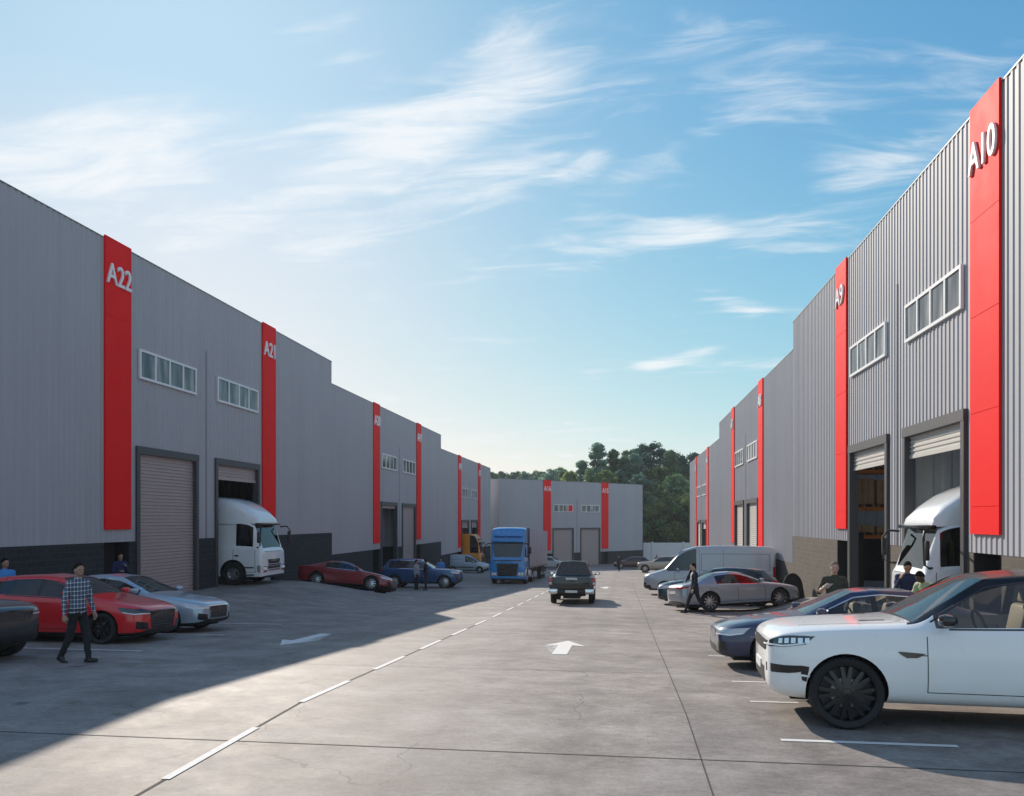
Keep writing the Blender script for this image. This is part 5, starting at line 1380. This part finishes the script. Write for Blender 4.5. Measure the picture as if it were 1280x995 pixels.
    fold *= (co[:, 2] < 1.40) & (co[:, 2] > .12)                        # cloth folds
    bm_.vertices.foreach_set('co', (co + no * fold[:, None]).ravel())
    nf = len(bm_.polygons); ce = np.empty(nf * 3); bm_.polygons.foreach_get('center', ce); ce = ce.reshape(-1, 3)
    best = np.full(nf, 1e9); idx = np.zeros(nf, dtype=int)
    for a_, b_, m_, r_ in bones:
        a_ = np.array(a_); ab = np.array(b_) - a_; t_ = np.clip(((ce - a_) @ ab) / max(ab @ ab, 1e-9), 0, 1)
        d_ = np.linalg.norm(ce - a_ - t_[:, None] * ab, axis=1) - r_ * .8; w_ = d_ < best; best[w_] = d_[w_]; idx[w_] = m_
    ui = np.array(up.inverted().to_3x3()); lc = (ce - np.array(hip)) @ ui.T; lz = lc[:, 2] + .94
    if inner: idx[(idx == TOP) & (lz > 1.02) & (lc[:, 0] > .06) & (abs(lc[:, 1]) < .055 * (lz - .98) / .45 + .008)] = INNER
    idx[(idx == LEGS) & (lz > .955)] = TOP
    if not jacket: idx[((idx == TOP) | (idx == LEGS)) & (lz > .935) & (lz < .965) & (abs(lc[:, 1]) < .2)] = BELT
    idx = idx.tolist()
    bm_.polygons.foreach_set('material_index', idx); bm_.polygons.foreach_set('use_smooth', [True] * len(idx))
    body = link('body', bm_, root); body.scale = (k, k, k)
    # hair and eyes
    hr = MB(); h0 = 0
    hr.ball((-.010, 0, .016), .103, .083, .101, 0, 22, 12, -8, 90); hr.ball((-.05, 0, -.01), .066, .078, .085, 0, 18, 10); 
    hr.v = [p for p in hr.v]; nv = []
    for (x_, y_, z_) in hr.v:
        w = 1 + .05 * noise.noise(Vector((x_ * 60, y_ * 60, z_ * 60))); 
        lim = -.025 + max(0, x_ + .03) * 1.10
        if z_ < lim and x_ > -.05: q = max(0, 1 - (lim - z_) * 14); x_, y_ = lerp(x_ * .78, x_, q), lerp(y_ * .78, y_, q)
        nv.append(tuple(Hd((x_ * w, y_ * w, z_ * w + .016))))
    hr.v = nv; ho = hr.build('hair', hair, root); ho.scale = (k, k, k)
    ey = MB()
    for sd in (1, -1): ey.ball((.088, sd * .031, .004), .010, .013, .009, 0, 8, 6)
    ey.v = [tuple(Hd(p)) for p in ey.v]; eo = ey.build('eye', M['gloss_black'], root); eo.scale = (k, k, k)
    root['_h'] = 0; del root['_h']
    info = dict(root=root, k=k, hands={s: (root.matrix_basis @ (Vector(h[0]) * k), h[1], h[2], h[3]) for s, h in hands.items()}, U=U)
    return info
def at_feet(u, Z): return seen(u, Z)
M['olive'] = plain("dark olive polo cotton", (.045, .050, .036), .9, 0, .15, 14)
M['navy_shirt'] = plain("navy shirt cotton", (.020, .030, .085), .9, 0, .15, 14)
M['blue_shirt'] = plain("sky blue shirt cotton", (.07, .26, .62), .9, 0, .12, 14)
M['grey_shirt'] = plain("light grey blue shirt", (.30, .34, .40), .9, 0, .12, 14)
M['lime'] = plain("pale lime work vest", (.40, .46, .26), .8, 0, .12, 14)
M['jeans'] = plain("dark blue denim", (.022, .034, .07), .9, 0, .2, 20)
M['far_coat'] = plain("dark brown jacket", (.03, .024, .022), .9)
M['phone'] = plain("black phone glass", (.01, .01, .012), .15)
M['paper'] = plain("white card", (.6, .6, .58), .6)
H = {}
# man in a plaid shirt strolling past the red car, facing to the right and towards the camera
x, y = at_feet(97, 14.25)
H['plaid'] = person('man in a blue plaid shirt and black trousers walking past the red hatchback', x, y, R(-10), M['plaid'], M['trouser'], M['skin_tan'], M['hair'], 1.79, R(2), R(-14), 0,
                    {1: ((.12, .16, -1), (.30, .05, -1)), -1: ((-.16, -.22, -1), (.10, -.10, -1))}, .19, voxel=.008)
# man on the phone in a dark suit
x, y = at_feet(868, 28.0)
H['phone'] = person('man in a dark suit with a phone at his ear, walking beside the silver sedan', x, y, R(196), M['suit'], M['suit'], M['skin'], M['hair'], 1.80, R(2), R(0), R(4),
                    {-1: ((.50, -.35, -.80), (-.22, .34, .9)), 1: ((.12, .15, -1), (.35, .0, -1))}, -.36, inner=M['shirt_white'], jacket=True)
x, y = at_feet(1043, 17.4)
H['polo'] = person('older man in a dark olive polo shirt holding a white card by the block wall', x, y, R(-104), M['olive'], M['trouser'], M['skin'], M['hair_grey'], 1.90, 0, R(8), 0,
                   {-1: ((.02, -.40, -1), (.55, .35, .42)), 1: ((.05, .28, -1), (.12, .10, -1))}, 0, short=True, belly=.035)
x, y = at_feet(1134, 18.6)
H['chin'] = person('man in a navy shirt with hand on chin in front of the right truck', x, y, R(-110), M['navy_shirt'], M['jeans'], M['skin_tan'], M['hair'], 1.90, R(7), R(8), R(16),
                   {-1: ((.55, -.10, -.75), (.40, .42, 1)), 1: ((.40, .22, -1), (.85, -.50, -.05))}, 0)
x, y = at_feet(1163, 17.6)
H['lime'] = person('dark haired man in a pale lime vest with bent head by the right truck', x, y, R(-150), M['lime'], M['jeans'], M['skin_dark'], M['hair'], 1.79, R(22), R(0), R(22),
                   {-1: ((.5, -.15, -1), (.9, .2, -.3)), 1: ((.5, .15, -1), (.9, -.2, -.3))}, 0)
H['nook'] = person('man in navy clothes standing in the dark entrance below the lettering A22', XL + .12, 24.95, R(-38), M['navy_shirt'], M['trouser'], M['skin_tan'], M['hair'], 1.80, R(3), 0, R(8),
                   {1: ((.35, .12, -1), (.6, -.45, .75)), -1: ((.30, -.2, -1), (.7, .5, .1))}, 0, z=ground_z(XL + .12, 24.95))
x, y = at_feet(6, 21.0)
H['edge'] = person('man in a bright blue shirt behind the red hatchback at the left edge', x, y, R(-30), M['blue_shirt'], M['trouser'], M['skin_tan'], M['hair'], 1.84, 0, R(10), 0, None, 0)
x, y = at_feet(520.5, 46.2)
H['pair1'] = person('man in a light grey shirt standing at the side of the blue SUV', x, y, R(-20), M['grey_shirt'], M['trouser'], M['skin_tan'], M['hair'], 1.74, 0, R(20), 0, None, 0, voxel=.014)
x, y = at_feet(532, 45.6)
H['pair2'] = person('man in black clothes standing at the side of the blue SUV', x, y, R(200), M['trouser'], M['trouser'], M['skin_tan'], M['hair'], 1.78, 0, R(-20), 0, {1: ((.3, .1, -1), (.8, -.1, .1))}, 0, voxel=.014)
x, y = at_feet(551, 52.5)
H['behind'] = person('man in a blue shirt seen over the bonnet of the blue SUV', x, y, R(-90), M['blue_shirt'], M['trouser'], M['skin_tan'], M['hair'], 1.82, 0, 0, R(8), None, 0, voxel=.014)
x, y = at_feet(773.5, 86.0)
H['far'] = person('small far man in a dark jacket standing in front of the far warehouse corner', x, y, R(-120), M['far_coat'], M['trouser'], M['skin_tan'], M['hair'], 1.80, 0, 0, 0, None, .12, jacket=True, voxel=.018)
x, y = at_feet(822.5, 87.5)
H['far2'] = person('far figure in black beside the beige SUV, before the white boundary wall', x, y + 3.4, R(-120), M['trouser'], M['trouser'], M['skin_tan'], M['hair'], 1.80, 0, 0, 0, None, 0, jacket=True, voxel=.018)
def held(name, key, sd, size, mat, label, cat, off=(.05, 0, 0)):
    h = H[key]; p, fd, side, inw = h['hands'][sd]; rt = h['root']; m3 = rt.matrix_basis.to_3x3()
    o = MB().bbox(-size[0] / 2, size[0] / 2, -size[1] / 2, size[1] / 2, -size[2] / 2, size[2] / 2, min(size) * .3).build(name, mat)
    o.location = p + m3 @ (fd * off[0] + inw * off[1] + side * off[2])
    M3 = Matrix((m3 @ side, m3 @ inw, m3 @ fd)).transposed(); o.rotation_euler = M3.to_euler(); tag(o, label, cat)
held('phone', 'phone', -1, (.072, .009, .15), M['phone'], 'black phone held at the ear of the man in the suit', 'phone', (.09, .035, 0))
held('white_card', 'polo', -1, (.15, .012, .20), M['paper'], 'white card held by the man in the olive polo shirt', 'card', (.09, .04, 0))
for n_ in list(bpy.data.materials):
    if n_.users == 0: bpy.data.materials.remove(n_)
